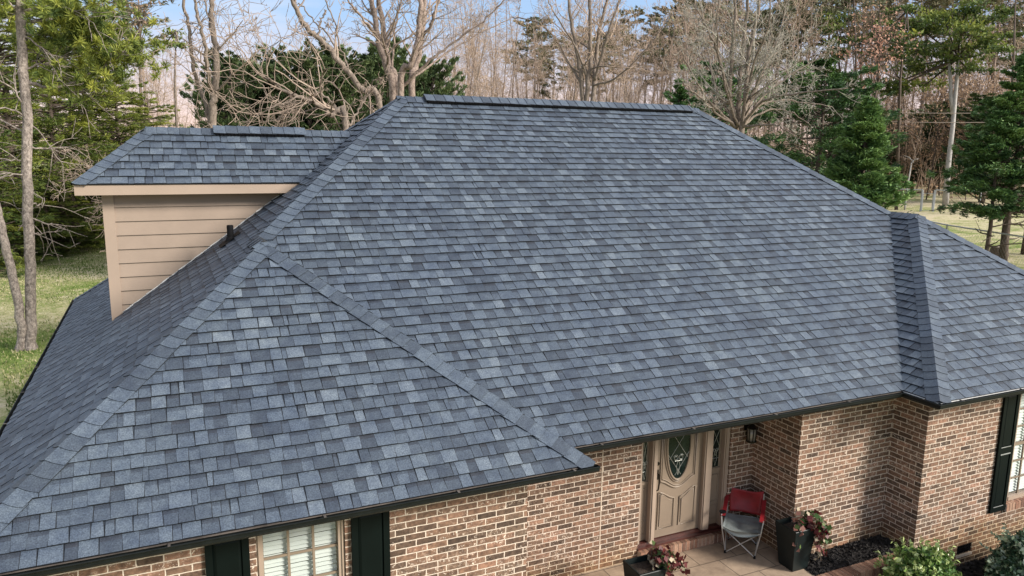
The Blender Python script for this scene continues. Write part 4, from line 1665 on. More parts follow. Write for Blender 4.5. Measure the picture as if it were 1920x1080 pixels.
# X pairs on all four sides
for k1, k2 in (((1, 1), (1, -1)), ((1, -1), (-1, -1)), ((-1, -1), (-1, 1)), ((-1, 1), (1, 1))):
    mb.tube([feet[k1], top[k2]], r, 8)
    mb.tube([feet[k2] + V((0, 0, 0.006)), top[k1]], r, 8)
for s_l in (1, -1):
    mb.tube([top[(-1, s_l)], cp(-0.30, s_l * 0.255, sh + 0.38)], r, 8)          # back posts
    mb.tube([feet[(1, s_l)] + V((0, 0, 0.01)), cp(0.25, s_l * 0.27, sh + 0.02), cp(0.20, s_l * 0.29, sh + 0.19)], r, 8)   # arm posts
mb.build('frame', M['alu'], chair)
mb = MB()
for p in feet.values():
    mb.tube([p - V((0, 0, 0.012)), p + V((0, 0, 0.03))], [0.018, 0.014], 8)
mb.build('foot_cap', M['vent'], chair)
# seat: padded, sagging
ns = 12
vs = []
for i in range(ns + 1):
    for j in range(ns + 1):
        f = -1 + 2 * i / ns
        l = -1 + 2 * j / ns
        k = (1 - f * f) * (1 - l * l)
        edge = 1 - 0.10 * (l * l)
        ff = 0.25 * f * (edge + 0.24 * (1 - l * l) * (f > 0))
        vs.append(cp(ff, 0.262 * l, sh + 0.012 - 0.045 * k + 0.02 * (1 - max(abs(f), abs(l)) ** 6) + 0.006 * math.sin(9 * f + 4 * l)))
top_n = len(vs)
for i in range(ns + 1):
    for j in range(ns + 1):
        p = vs[i * (ns + 1) + j]
        f = -1 + 2 * i / ns
        l = -1 + 2 * j / ns
        e = 1 - max(abs(f), abs(l)) ** 4
        vs.append(p - V((0, 0, 0.015 + 0.09 * e + 0.055 * max(0, f) ** 3 * (1 - l * l))))
fs = []
N = ns + 1
for i in range(ns):
    for j in range(ns):
        fs.append((i * N + j, (i + 1) * N + j, (i + 1) * N + j + 1, i * N + j + 1))
        fs.append(tuple(top_n + q for q in (i * N + j, i * N + j + 1, (i + 1) * N + j + 1, (i + 1) * N + j)))
ring = [i * N for i in range(N)] + [ns * N + j for j in range(1, N)] + [i * N + ns for i in range(ns - 1, -1, -1)] + [j for j in range(ns - 1, 0, -1)]
for q in range(len(ring)):
    a, b_ = ring[q], ring[(q + 1) % len(ring)]
    fs.append((a, b_, b_ + top_n, a + top_n))
seat = mk('seat', [tuple(v) for v in vs], fs, M['greycloth'], chair, smooth=True)
mb = MB()
mb.plate([cp(0.262, -0.06, sh - 0.055), cp(0.262, -0.115, sh - 0.055), cp(0.268, -0.115, sh - 0.005), cp(0.268, -0.06, sh - 0.005)], fdir * 0.002)
mb.plate([cp(0.268, -0.02, sh - 0.018), cp(0.268, -0.115, sh - 0.018), cp(0.27, -0.115, sh + 0.0), cp(0.27, -0.02, sh + 0.0)], fdir * 0.002)
mb.build('label_tag', M['white'], seat)
# backrest
vs = []
fs = []
nb2 = 10
for side in (0, 1):
    for i in range(nb2 + 1):
        for j in range(nb2 + 1):
            u_ = i / nb2
            l = -1 + 2 * j / nb2
            bow = 0.085 * (1 - l * l) * (0.4 + 0.6 * math.sin(math.pi * u_))
            wd = 0.215 + 0.035 * u_
            z_ = sh + 0.05 + 0.35 * u_ + (0.012 - 0.045 * (1 - l * l)) * u_
            vs.append(cp(-0.245 - 0.06 * u_ - bow - 0.004 * side, wd * l, z_ + 0.004 * math.sin(5 * l + 7 * u_)))
N = nb2 + 1
for side in (0, 1):
    o_ = side * N * N
    for i in range(nb2):
        for j in range(nb2):
            q = (o_ + i * N + j, o_ + (i + 1) * N + j, o_ + (i + 1) * N + j + 1, o_ + i * N + j + 1)
            fs.append(q if side else q[::-1])
ring = [i * N for i in range(N)] + [nb2 * N + j for j in range(1, N)] + [i * N + nb2 for i in range(nb2 - 1, -1, -1)] + [j for j in range(nb2 - 1, 0, -1)]
for q in range(len(ring)):
    a, b_ = ring[q], ring[(q + 1) % len(ring)]
    fs.append((a, b_, b_ + N * N, a + N * N))
mk('backrest', [tuple(v) for v in vs], fs, M['red'], chair, smooth=True)
for s_l in (1, -1):
    mb = MB()
    pts = [(-0.29, 0.30), (-0.12, 0.225), (0.06, 0.185), (0.22, 0.185)]
    for (f0, h0), (f1, h1) in zip(pts[:-1], pts[1:]):
        mb.plate([cp(f0, s_l * 0.235, sh + h0), cp(f0, s_l * 0.295, sh + h0 - 0.006), cp(f1, s_l * 0.295, sh + h1 - 0.006), cp(f1, s_l * 0.235, sh + h1)], (0, 0, -0.006))
    # outer flap hanging down
    mb.plate([cp(0.18, s_l * 0.312, sh + 0.18), cp(-0.06, s_l * 0.312, sh + 0.20), cp(-0.04, s_l * 0.310, sh + 0.16), cp(0.17, s_l * 0.310, sh + 0.145)], ldir * 0.003)
    arm = mb.build('armrest', M['red'], chair)
    if s_l == 1:
        mb = MB()
        cpt = cp(0.13, 0.28, sh + 0.19)
        mb.tube([cpt, cpt + V((0, 0, 0.012)), cpt + V((0, 0, 0.004)), cpt - V((0, 0, 0.06))], [0.046, 0.046, 0.036, 0.03], 14)
        mb.build('cup_holder', M['vent'], arm)

# =====================================================================
# trees
# =====================================================================
def prisms(segs, n=4):
    """segs: list of (p0, p1, r0, r1) -> verts, faces"""
    A = np.array([s_[0] for s_ in segs], dtype=np.float64)
    B = np.array([s_[1] for s_ in segs], dtype=np.float64)
    r0 = np.array([s_[2] for s_ in segs])[:, None]
    r1 = np.array([s_[3] for s_ in segs])[:, None]
    d = B - A
    d /= np.linalg.norm(d, axis=1)[:, None] + 1e-9
    ref = np.where(np.abs(d[:, 2:3]) > 0.9, np.array([[1., 0, 0]]), np.array([[0, 0, 1.]]))
    u = np.cross(d, ref)
    u /= np.linalg.norm(u, axis=1)[:, None] + 1e-9
    v = np.cross(d, u)
    vs = []
    for k in range(n):
        a = 2 * math.pi * k / n
        o_ = u * math.cos(a) + v * math.sin(a)
        vs.append(A + o_ * r0)
    for k in range(n):
        a = 2 * math.pi * k / n
        o_ = u * math.cos(a) + v * math.sin(a)
        vs.append(B + o_ * r1)
    vs = np.stack(vs, 1).reshape(-1, 3)
    m = len(segs)
    base = np.arange(m)[:, None] * 2 * n
    fs = [np.concatenate([base + k, base + (k + 1) % n, base + n + (k + 1) % n, base + n + k], 1) for k in range(n)]
    return vs, np.concatenate(fs)


def rvec(rg, s=1.0):
    return V((rg.gauss(0, s), rg.gauss(0, s), rg.gauss(0, s)))


def limb(rg, p, d, L, r, lvl, thick, thin, wig=0.14, up=0.05, kids=(3, 5), spread=0.75, rmin=0.008, shrink=0.62, step=None, droop=0.0):
    """recursive bare branch; thick gets limbs, thin gets twigs (segment lists)"""
    n = max(3, int(L / (step or max(0.25, L / 7))))
    sl_ = L / n
    q = p.copy()
    dd = d.normalized()
    nk = rg.randint(*kids)
    at_k = sorted(rg.uniform(0.25, 0.97) for _ in range(nk)) if lvl > 0 else []
    ki = 0
    for i in range(n):
        dd = (dd + rvec(rg, wig) + V((0, 0, up - droop))).normalized()
        q2 = q + dd * sl_
        f0, f1 = i / n, (i + 1) / n
        ra = max(rmin, r * (1 - 0.62 * f0))
        rb = max(rmin * 0.7, r * (1 - 0.62 * f1))
        (thick if ra > 0.035 else thin).append((q.copy(), q2.copy(), ra, rb))
        while ki < len(at_k) and at_k[ki] <= f1:
            side = rvec(rg)
            side = (side - dd * side.dot(dd)).normalized()
            cd = (dd * (1 - spread * 0.5) + side * spread).normalized()
            limb(rg, q2, cd, L * shrink * rg.uniform(0.65, 1.15) * (1.1 - 0.4 * f1), ra * 0.6, lvl - 1, thick, thin, wig * 1.1, up, kids, spread, rmin, shrink, step, droop)
            ki += 1
        q = q2


def poly_trunk(rg, pts, r0, r1, thick, nsub=6, wob=0.02):
    """smooth stem through pts (list of V); returns samples with direction and radius"""
    out = []
    m = len(pts)
    P = [pts[0]] + list(pts) + [pts[-1]]
    for i in range(1, m):
        for k in range(nsub):
            t = k / nsub
            a, b, c, e = P[i - 1], P[i], P[i + 1], P[i + 2] if i + 2 < len(P) else P[i + 1]
            q = 0.5 * ((2 * b) + (c - a) * t + (2 * a - 5 * b + 4 * c - e) * t * t + (3 * b - a - 3 * c + e) * t ** 3)
            out.append(q)
    out.append(pts[-1])
    out = [q + rvec(rg, wob) * (1 if 0 < i < len(out) - 1 else 0) for i, q in enumerate(out)]
    N_ = len(out) - 1
    res = []
    for i in range(N_):
        ra = r0 + (r1 - r0) * i / N_
        rb = r0 + (r1 - r0) * (i + 1) / N_
        res.append((out[i + 1], (out[i + 1] - out[i]).normalized(), rb, (i + 1) / N_))
    return out, [r0 + (r1 - r0) * i / N_ for i in range(N_ + 1)], res


def build_segs(name, segs, n, mat, parent, smooth=False):
    if not segs:
        return None
    v, f = prisms(segs, n)
    return mk(name, v, f, mat, parent, smooth=smooth)


def stem_tree(name, label, base, stems, mat_bark, mat_twig, seed, kids_per=9, blen=0.42, lvl=3, cat='tree', wig=0.13, up=0.06,
              spread=0.7, rmin=0.009, group=None, start=0.25, kids=(3, 5), droop=0.0, thin_k=0.66):
    """bare tree whose stems follow given points"""
    rg = random.Random(seed)
    t = empty(name, base, label, cat, group)
    tb = MB()
    thick, thin = [], []
    for pts, r0, r1 in stems:
        r0, r1 = r0 * thin_k, r1 * thin_k
        path, rad_, res = poly_trunk(rg, pts, r0, r1, None)
        tb.tube(path, rad_, 10)
        L = sum((path[i + 1] - path[i]).length for i in range(len(path) - 1))
        kk = int(kids_per * (0.5 + 0.5 * min(1.5, L / 8)))
        for k in range(kk):
            q, d, r_, f = res[min(len(res) - 1, int(len(res) * rg.uniform(start, 1.0)))]
            side = rvec(rg)
            side = (side - d * side.dot(d)).normalized()
            cd = (d * 0.6 + side * spread).normalized()
            limb(rg, q, cd, L * blen * rg.uniform(0.4, 1.0) * (1.15 - 0.5 * f), r_ * 0.42, lvl - 1, thick, thin, wig, up, kids, 0.75, rmin, droop=droop)
    for a_s, b_s, ra_, rb_ in thick:
        tb.tube([a_s, b_s], [ra_, rb_], 6, caps=False)
    tb.build('trunk', mat_bark, t, smooth=True)
    build_segs('crown', thin, 3, mat_twig, t)
    return t


def ground_at(px, d, py=300):
    p = at(px, py, d)
    return V((p.x, p.y, float(ground_z(p.x, p.y)) - 0.05))


def path_px(lst, d):
    return [at(x, y, d + (e[0] if e else 0)) for x, y, *e in lst]


# ---- the multi-stem tree behind the dormer
d_ = 26
b0 = ground_at(400, d_)
stem_tree('bare_tree', 'bare tree with three pale brown stems behind the dormer ridge', b0, [
    ([b0, at(399, 245, d_), at(402, 180, d_), at(407, 110, d_), at(397, 40, d_), at(393, -60, d_), at(385, -200, d_)], 0.34, 0.13),
    ([at(396, 240, d_), at(380, 180, d_ + .5), at(362, 125, d_ + .6), at(356, 60, d_ + .5), at(345, 0, d_ + .3), at(335, -110, d_)], 0.19, 0.09),
    ([at(398, 170, d_), at(388, 120, d_ - .5), at(384, 80, d_ - .7), at(374, 45, d_ - .8), at(364, -5, d_ - .8), at(350, -90, d_)], 0.17, 0.08),
    ([at(400, 70, d_), at(392, 40, d_), at(385, 0, d_), at(378, -60, d_)], 0.08, 0.05),
], M['bark_grey'], M['twig'], 101, thin_k=0.40, kids_per=9, blen=0.20, lvl=3, start=0.3, spread=0.8)

# ---- big pale multi-stem tree left of the main ridge
d_ = 28
b0 = ground_at(748, d_)
stem_tree('bare_tree', 'large pale bare tree with many stems at the left end of the main ridge', b0, [
    ([b0, at(738, 190, d_), at(722, 120, d_), at(708, 60, d_), at(696, 0, d_), at(684, -90, d_)], 0.36, 0.15),
    ([b0 + V((.4, 0, 0)), at(748, 190, d_), at(728, 120, d_ + .6), at(718, 50, d_ + .8), at(708, -10, d_ + .8), at(700, -120, d_)], 0.32, 0.16),
    ([b0, at(750, 175, d_ - .6), at(772, 120, d_ - .9), at(786, 50, d_ - 1), at(788, -20, d_ - 1), at(795, -140, d_)], 0.30, 0.15),
    ([b0 + V((.5, .3, 0)), at(770, 185, d_ + .4), at(782, 120, d_ + .9), at(794, 40, d_ + 1), at(796, -30, d_ + 1), at(800, -150, d_)], 0.32, 0.15),
    ([at(785, 75, d_ + .6), at(806, 50, d_ + .2), at(822, 5, d_), at(835, -60, d_)], 0.16, 0.08),
    ([at(752, 165, d_ - .4), at(800, 120, d_ - .8), at(850, 80, d_ - 1), at(905, 40, d_ - 1.2), at(950, -5, d_ - 1.4)], 0.14, 0.04),
    ([at(770, 150, d_ - .4), at(830, 105, d_ + .8), at(900, 62, d_ + 1), at(970, 30, d_ + 1.4)], 0.10, 0.03),
    ([at(715, 80, d_), at(690, 45, d_ - .4), at(660, 10, d_ - .6), at(640, -30, d_ - .6)], 0.13, 0.05),
    ([at(735, 130, d_ + .5), at(738, 70, d_ + .8), at(748, 20, d_ + .9), at(760, -40, d_)], 0.10, 0.05),
], M['bark_pink'], M['twig'], 102, thin_k=0.42, kids_per=9, blen=0.2, lvl=3, start=0.35)

# ---- leaning tree crossing in front of the dark hedge
d_ = 24
b0 = ground_at(718, d_)
stem_tree('bare_tree', 'slender bare tree leaning left across the dark evergreen hedge', b0, [
    ([b0, at(712, 208, d_), at(680, 170, d_), at(640, 120, d_), at(605, 78, d_), at(570, 45, d_), at(548, 0, d_), at(535, -60, d_)], 0.17, 0.10),
    ([at(640, 120, d_), at(618, 70, d_ + .5), at(588, 40, d_ + .8), at(560, 5, d_ + .9)], 0.05, 0.03),
    ([at(598, 72, d_), at(600, 40, d_), at(612, 20, d_)], 0.05, 0.03),
    ([at(660, 145, d_), at(640, 95, d_ + .5), at(630, 50, d_ + .6), at(610, 0, d_)], 0.05, 0.03),
], M['bark_grey'], M['twig'], 103, thin_k=0.6, kids_per=9, blen=0.16, lvl=3, start=0.2)

# ---- low spreading ornamental with a white-flecked trunk by the ridge
d_ = 19.5
b0 = ground_at(655, d_)
stem_tree('ornamental_tree', 'low gnarled bare ornamental tree behind the roof valley', b0, [
    ([b0, at(650, 246, d_), at(620, 215, d_), at(585, 190, d_ - .2), at(555, 180, d_ - .4), at(520, 160, d_ - .6), at(490, 140, d_ - .5)], 0.13, 0.035),
    ([at(650, 243, d_), at(638, 215, d_ + .3), at(615, 185, d_ + .5), at(590, 170, d_ + .5)], 0.08, 0.03),
    ([at(652, 240, d_), at(672, 205, d_ + .2), at(690, 175, d_ + .3), at(700, 150, d_)], 0.05, 0.02),
    ([at(560, 182, d_ - .4), at(530, 195, d_ - .8), at(500, 205, d_ - 1)], 0.035, 0.02),
    ([at(600, 200, d_), at(560, 215, d_ + .4), at(520, 225, d_ + .4)], 0.04, 0.02),
], M['bark_grey'], M['twig'], 104, kids_per=26, blen=0.36, lvl=3, wig=0.28, up=0.0, start=0.1, rmin=0.007, kids=(3, 5))
# ---- tangled bare shrubs behind the dormer ridge
for i, (px, dd0, hh, lab) in enumerate(((300, 21.5, 4.6, 'tangle of bare twisted twigs rising behind the left of the dormer ridge'),
                                        (360, 22.5, 4.9, 'bare twiggy ornamental tree directly left of the three stemmed tree'),
                                        (455, 21, 4.9, 'bare twiggy ornamental tree right of the three stemmed tree'))):
    rg = random.Random(200 + i)
    b0 = ground_at(px, dd0)
    st = []
    for k in range(6):
        an = rg.uniform(0, 6.28)
        e1 = b0 + V((math.cos(an) * 0.5, math.sin(an) * 0.5, hh * 0.45))
        e2 = b0 + V((math.cos(an) * 1.5, math.sin(an) * 1.2, hh * 0.8))
        e3 = b0 + V((math.cos(an) * 2.4, math.sin(an) * 1.9, hh * rg.uniform(0.85, 1.05)))
        st.append(([b0, e1, e2, e3], 0.07, 0.02))
    stem_tree('ornamental_tree', lab, b0, st, M['bark_grey'], M['twig'], 210 + i, kids_per=22, blen=0.28, lvl=3, wig=0.30, up=0.0, start=0.3, rmin=0.007)

# ---- clump of stems behind the middle of the ridge
d_ = 36
b0 = ground_at(1100, d_)
stem_tree('bare_tree', 'tall bare tree cluster of upright stems behind the middle of the ridge', b0, [
    ([b0, at(1092, 190, d_), at(1086, 120, d_), at(1075, 60, d_), at(1066, 0, d_), at(1060, -100, d_)], 0.26, 0.10),
    ([b0, at(1100, 190, d_), at(1106, 120, d_), at(1107, 50, d_), at(1106, -10, d_), at(1108, -120, d_)], 0.28, 0.12),
    ([b0, at(1112, 190, d_), at(1118, 120, d_ + .5), at(1124, 60, d_ + .5), at(1138, 0, d_ + .5), at(1150, -80, d_)], 0.28, 0.11),
    ([at(1115, 150, d_), at(1132, 90, d_ - .5), at(1145, 45, d_ - .8), at(1162, 0, d_ - .8), at(1178, -60, d_)], 0.17, 0.07),
    ([at(1090, 155, d_), at(1062, 110, d_ + .6), at(1040, 70, d_ + .8), at(1005, 40, d_ + 1), at(960, 32, d_ + 1)], 0.14, 0.05),
    ([at(1110, 160, d_), at(1150, 150, d_ - .5), at(1195, 110, d_ - .8), at(1230, 70, d_ - 1), at(1260, 20, d_ - 1)], 0.11, 0.04),
    ([at(1100, 145, d_), at(1080, 90, d_ - .6), at(1052, 45, d_ - 1), at(1028, 0, d_ - 1)], 0.12, 0.05),
], M['bark_grey'], M['twig_pink'], 105, thin_k=0.45, kids_per=11, blen=0.24, lvl=3, start=0.25)

# ---- broad grey vase-shaped tree right of the ridge
d_ = 30
b0 = ground_at(1385, d_)
stems = [([b0, at(1375, 245, d_), at(1368, 180, d_), at(1372, 110, d_), at(1378, 30, d_), at(1372, -60, d_)], 0.17, 0.07),
         ([b0, at(1392, 245, d_), at(1398, 180, d_), at(1402, 110, d_), at(1418, 40, d_), at(1430, -50, d_)], 0.19, 0.07),
         ([b0, at(1382, 245, d_ + .5), at(1385, 180, d_ + .6), at(1392, 100, d_ + .8), at(1400, 20, d_ + .8), at(1408, -70, d_)], 0.17, 0.07)]
for k, (x1, y1, x2, y2, x3, y3) in enumerate(((1345, 170, 1325, 90, 1310, -10), (1360, 160, 1345, 80, 1350, -20), (1425, 150, 1455, 80, 1480, -10), (1330, 190, 1300, 140, 1275, 90),
                                               (1440, 170, 1500, 130, 1560, 95), (1430, 190, 1500, 175, 1590, 165), (1420, 215, 1470, 205, 1520, 235), (1345, 215, 1310, 180, 1275, 150),
                                               (1432, 125, 1470, 90, 1520, 60), (1355, 130, 1330, 60, 1300, 10), (1430, 195, 1485, 190, 1560, 200), (1410, 130, 1440, 50, 1445, -40),
                                               (1350, 235, 1330, 215, 1305, 205), (1425, 235, 1455, 235, 1490, 255))):
    o_ = (-1) ** k * 0.9
    stems.append(([at(1386 + (x1 - 1386) * 0.12, 238, d_), at(x1, y1, d_ + o_), at(x2, y2, d_ + 2 * o_), at(x3, y3, d_ + 2.4 * o_)], 0.085, 0.022))
stem_tree('bare_tree', 'broad grey bare tree with dense fanning twigs right of the ridge', b0, stems, M['bark_grey'], M['twig_grey'], 106, kids_per=15, blen=0.24, lvl=3, start=0.2, wig=0.16, rmin=0.010, kids=(3, 5))


# ---- conifers ---------------------------------------------------------
def conifer(name, label, base, h, R_, leaf, bark, seed, nbr=60, per=60, lsize=0.12, z_lo=0.08, shape='cone', trunk_r=None, group=None, cat='tree',
            tone0=0.4, droop=0.05, elong=2.6, upk=0.15, gap=0.25, clump=0.32, loose=1.0, lean=None, dead=0):
    rg = random.Random(seed)
    r_ = np.random.RandomState(seed)
    t = empty(name, base, label, cat, group)
    tr = trunk_r or h * 0.016
    mb = MB()
    top = base + V((0, 0, h)) + (V(lean) if lean else V((0, 0, 0)))
    npt = 7
    path = [base.lerp(top, i / npt) + (rvec(rg, 0.012 * h * 0.3) if 0 < i < npt else V((0, 0, 0))) for i in range(npt + 1)]
    mb.tube(path, [tr * (1 - 0.85 * i / npt) + 0.01 for i in range(npt + 1)], 8)
    mb.build('trunk', bark, t, smooth=True)
    segs = []
    Cs, Ts, Ds = [], [], []
    for k in range(nbr):
        f = z_lo + (1 - z_lo) * ((k + rg.random()) / nbr) ** 0.9
        if shape == 'cone':
            rad_ = R_ * (1 - f) ** 0.75 * (1.0 if f > 0.12 else 0.85)
        elif shape == 'oval':
            rad_ = R_ * math.sqrt(max(0.02, 1 - ((f - 0.45) / 0.56) ** 2))
        else:                       # 'flat' pine crown
            g = (f - z_lo) / (1 - z_lo)
            rad_ = R_ * (0.45 + 0.75 * math.sin(math.pi * min(1, g * 0.9 + 0.08)))
        rad_ *= rg.uniform(0.62, 1.12) if rg.random() > gap * 0.3 else rg.uniform(0.3, 0.6)
        an = rg.uniform(0, 6.283)
        el = rg.uniform(-0.08, 0.3) + upk - (0.22 if f < 0.3 else 0)
        p0 = base.lerp(top, f)
        dr = V((math.cos(an), math.sin(an), el))
        prev = p0
        btone = tone0 + rg.gauss(0, 0.13)
        nst = 5
        for j in range(1, nst + 1):
            g = j / nst
            q = p0 + dr * (rad_ * g) + V((0, 0, -droop * rad_ * g * g)) + rvec(rg, 0.03 * rad_)
            segs.append((prev, q, max(0.008, tr * 0.28 * (1 - g * 0.8)), max(0.006, tr * 0.28 * (1 - (g + .2) * 0.8))))
            if g > 0.25 * loose:
                m = int(per * (0.35 + g * 0.65) / nst * 1.6)
                # side sprays
                sp = np.array(dr) * 0.5
                lat = np.array([-math.sin(an), math.cos(an), 0])
                w_ = clump * (1.25 - 0.5 * g) * max(0.5, rad_ * 0.5)
                s_ = r_.normal(0, 0.5, m)
                c_ = np.array(q)[None] + lat[None] * (s_ * w_)[:, None] + sp[None] * (r_.uniform(-0.5, 0.5, m) * rad_ / nst)[:, None]
                c_[:, 2] += r_.normal(0, 0.16 * w_, m) - 0.10 * np.abs(s_) * w_
                Cs.append(c_)
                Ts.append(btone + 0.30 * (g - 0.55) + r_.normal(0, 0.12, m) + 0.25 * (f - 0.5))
                Ds.append(np.array(dr)[None] * 0.9 + lat[None] * (np.sign(s_) * 0.6)[:, None] + np.zeros((m, 3)))
            prev = q
    for k in range(dead):
        f = rg.uniform(0.12, z_lo + 0.1)
        an = rg.uniform(0, 6.283)
        p0 = base.lerp(top, f)
        limb(rg, p0, V((math.cos(an), math.sin(an), 0.12)), rg.uniform(0.5, 2.6), 0.035, 1, segs, segs, 0.16, 0.0, (0, 3), 0.7, 0.009)
    build_segs('branch', segs, 4, bark, t)
    C = np.concatenate(Cs)
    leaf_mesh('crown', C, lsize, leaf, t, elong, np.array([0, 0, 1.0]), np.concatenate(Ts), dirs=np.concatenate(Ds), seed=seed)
    return t


def copy_tree(o, loc, rz, sc, label=None, group=None):
    r_ = o.copy()
    scene.collection.objects.link(r_)
    r_.location = loc
    r_.rotation_euler = (0, 0, rz)
    r_.scale = sc if hasattr(sc, '__len__') else (sc, sc, sc)
    if label:
        r_['label'] = label
    if group:
        r_['group'] = group
    for ch in list(o.children):
        c = ch.copy()
        scene.collection.objects.link(c)
        c.parent = r_
    return r_


def top_h(base, px, py, d):
    return at(px, py, d).z - base.z


# left pine with two trunks (explicit)
d_ = 24.5
b0 = ground_at(57, d_, 655)
pine = empty('pine_tree', b0, 'twin trunk pine with rough grey bark on the lawn at the far left', 'tree')
mb = MB()
rg = random.Random(77)
mainp = [b0, at(57, 600, d_), at(56, 500, d_), at(52, 380, d_), at(51, 250, d_), at(44, 130, d_), at(38, 20, d_), at(35, -120, d_), at(30, -300, d_)]
path, rr_, res_main = poly_trunk(rg, mainp, 0.140, 0.108, None, 5, 0.012)
rr_[0] *= 1.5
rr_[1] *= 1.15
mb.tube(path, rr_, 16)
mb.build('trunk', M['bark_pine'], pine, smooth=True)
mb = MB()
secp = [b0 + V((-0.25, 0, 0)), at(42, 610, d_), at(24, 520, d_), at(6, 440, d_), at(-12, 360, d_), at(-40, 250, d_), at(-70, 60, d_)]
path2, rr2, _ = poly_trunk(rg, secp, 0.125, 0.085, None, 5, 0.012)
rr2[0] *= 1.3
mb.tube(path2, rr2, 16)
mb.build('trunk', M['bark_pine'], pine, smooth=True)
thick, thin = [], []
tips = []
for (y0_, pts, r_) in ((35, [(110, 38), (170, 60), (240, 105)], 0.06), (160, [(110, 165), (180, 130), (235, 100)], 0.05), (163, [(110, 172), (170, 170)], 0.03), (128, [(75, 120), (100, 125)], 0.03),
                       (75, [(80, 90), (110, 118)], 0.03), (278, [(82, 279), (115, 277)], 0.03), (290, [(20, 300), (-20, 296)], 0.03), (235, [(85, 262), (118, 310)], 0.02), (20, [(100, 12), (150, 20)], 0.05),
                       (215, [(20, 205), (-30, 200)], 0.03), (190, [(20, 165), (-20, 140)], 0.03), (10, [(10, 2), (-20, -20)], 0.03), (415, [(85, 420), (102, 421)], 0.03), (330, [(20, 325), (-10, 330)], 0.02),
                       (240, [(0, 225), (-40, 235)], 0.03), (385, [(70, 383), (76, 384)], 0.03), (436, [(66, 437), (78, 437)], 0.025), (60, [(110, 70), (190, 90)], 0.05), (95, [(70, 100), (120, 135), (150, 190)], 0.022),
                       (300, [(90, 330), (130, 400)], 0.0), (-20, [(100, -10), (180, 40), (225, 75)], 0.05), (-60, [(0, -40), (-60, 0)], 0.05)):
    if r_ == 0.0:
        continue
    i = min(range(len(path)), key=lambda k_: abs(px_y(path[k_]) - y0_)) if False else None
    # nearest sample of the trunk at this pixel row
    best = None
    for q in path:
        rel = np.array(q) - CAM
        yv = 540 - FPX * rel.dot(UP) / rel.dot(FW)
        if best is None or abs(yv - y0_) < best[0]:
            best = (abs(yv - y0_), q)
    dz = rg.uniform(-1.2, 1.2)
    P_ = [best[1]] + [at(x, y, d_ + dz * (k + 1) / len(pts)) for k, (x, y) in enumerate(pts)]
    pth, rads, res_ = poly_trunk(rg, P_, r_, 0.012, None, 5, 0.02)
    for a, b_, ra, rb in zip(pth[:-1], pth[1:], rads[:-1], rads[1:]):
        thick.append((a, b_, ra, rb))
    for k in range(5):
        q, dd_, r2, f = res_[rg.randrange(len(res_) // 3, len(res_))]
        limb(rg, q, (dd_ + rvec(rg, 0.5)).normalized(), rg.uniform(0.5, 1.5), 0.014, 1, thick, thin, 0.15, 0.0, (1, 3), 0.7, 0.008)
    if r_ >= 0.05:
        for q, dd_, r2, f in res_:
            if f > 0.35:
                tips.append((q, dd_))
build_segs('branch', thick + thin, 5, M['bark_pine'], pine)
r_ = np.random.RandomState(3)
Cs, Ts, Ds = [], [], []
for q, dd_ in tips:
    for k in range(8):
        c = np.array(q) + r_.normal(0, 0.42, 3) * (1.2, 1.2, 0.5)
        m = 60
        u_ = r_.normal(size=(m, 3))
        u_ /= np.linalg.norm(u_, axis=1)[:, None]
        Cs.append(c[None] + u_ * r_.uniform(0.04, 0.14, m)[:, None])
        Ds.append(u_ * 2 + np.array([0, 0, 0.5]))
        Ts.append(0.60 + r_.normal(0, 0.18) + r_.normal(0, 0.1, m))
leaf_mesh('crown', np.concatenate(Cs), 0.10, M['pine_leaf'], pine, 8.0, None, np.concatenate(Ts), dirs=np.concatenate(Ds), seed=4)

# evergreens lining the lawn on the left
left_ev = [(-60, 40, -140, 3.4, 'evergreen at the left picture edge behind the twin trunk pine'),
           (20, 46, -60, 3.6, 'tall yellow green evergreen directly behind the twin trunk pine'),
           (105, 47, -10, 3.4, 'tall evergreen just right of the twin trunk pine'),
           (165, 50, 75, 3.3, 'evergreen standing second left of the dormer corner'),
           (225, 49, 130, 3.0, 'evergreen whose top shows just left of the dormer roof'),
           (285, 52, 185, 3.0, 'low evergreen rising over the dormer hip'),
           (-10, 58, -40, 4.2, 'tall evergreen in the back row behind the twin trunk pine'),
           (140, 60, 10, 4.0, 'tall evergreen in the back row left of the dormer')]
left_ev += [(px_, dd_, ty_, rr_x, lab_) for px_, dd_, ty_, rr_x, lab_ in (
    (-20, 43, 330, 3.0, 'low dark evergreen at the foot of the lawn edge left of the twin trunk pine'),
    (75, 46, 345, 3.0, 'low dark evergreen between the twin trunks and the dormer, left one'),
    (130, 48, 320, 3.0, 'low dark evergreen between the twin trunks and the dormer, middle one'),
    (185, 50, 325, 3.0, 'low dark evergreen touching the dormer corner at the lawn edge'),
    (50, 55, 250, 4.0, 'evergreen of middle height filling the gap behind the twin trunk pine'),
    (170, 57, 230, 4.0, 'evergreen of middle height filling the gap left of the dormer'))]
protoL = None
for i, (px, dd0, ty, rr0, lab) in enumerate(left_ev):
    b0 = ground_at(px, dd0)
    h = top_h(b0, px, ty, dd0)
    if i < 3:
        protos_ = conifer('evergreen_tree', lab, b0, h, rr0, M['pine_leaf'], M['bark_dark'], 300 + i, nbr=150, per=330, lsize=0.095, z_lo=0.02, shape='oval', tone0=0.47, clump=0.36, group='evergreens lining the left lawn', upk=0.1, elong=4.6)
        if i == 0:
            PL = []
        PL.append((protos_, h))
    else:
        src, hs = PL[i % 3]
        s_ = h / hs
        copy_tree(src, b0, i * 1.9, (rr0 / 3.5, rr0 / 3.5, s_), lab, 'evergreens lining the left lawn')

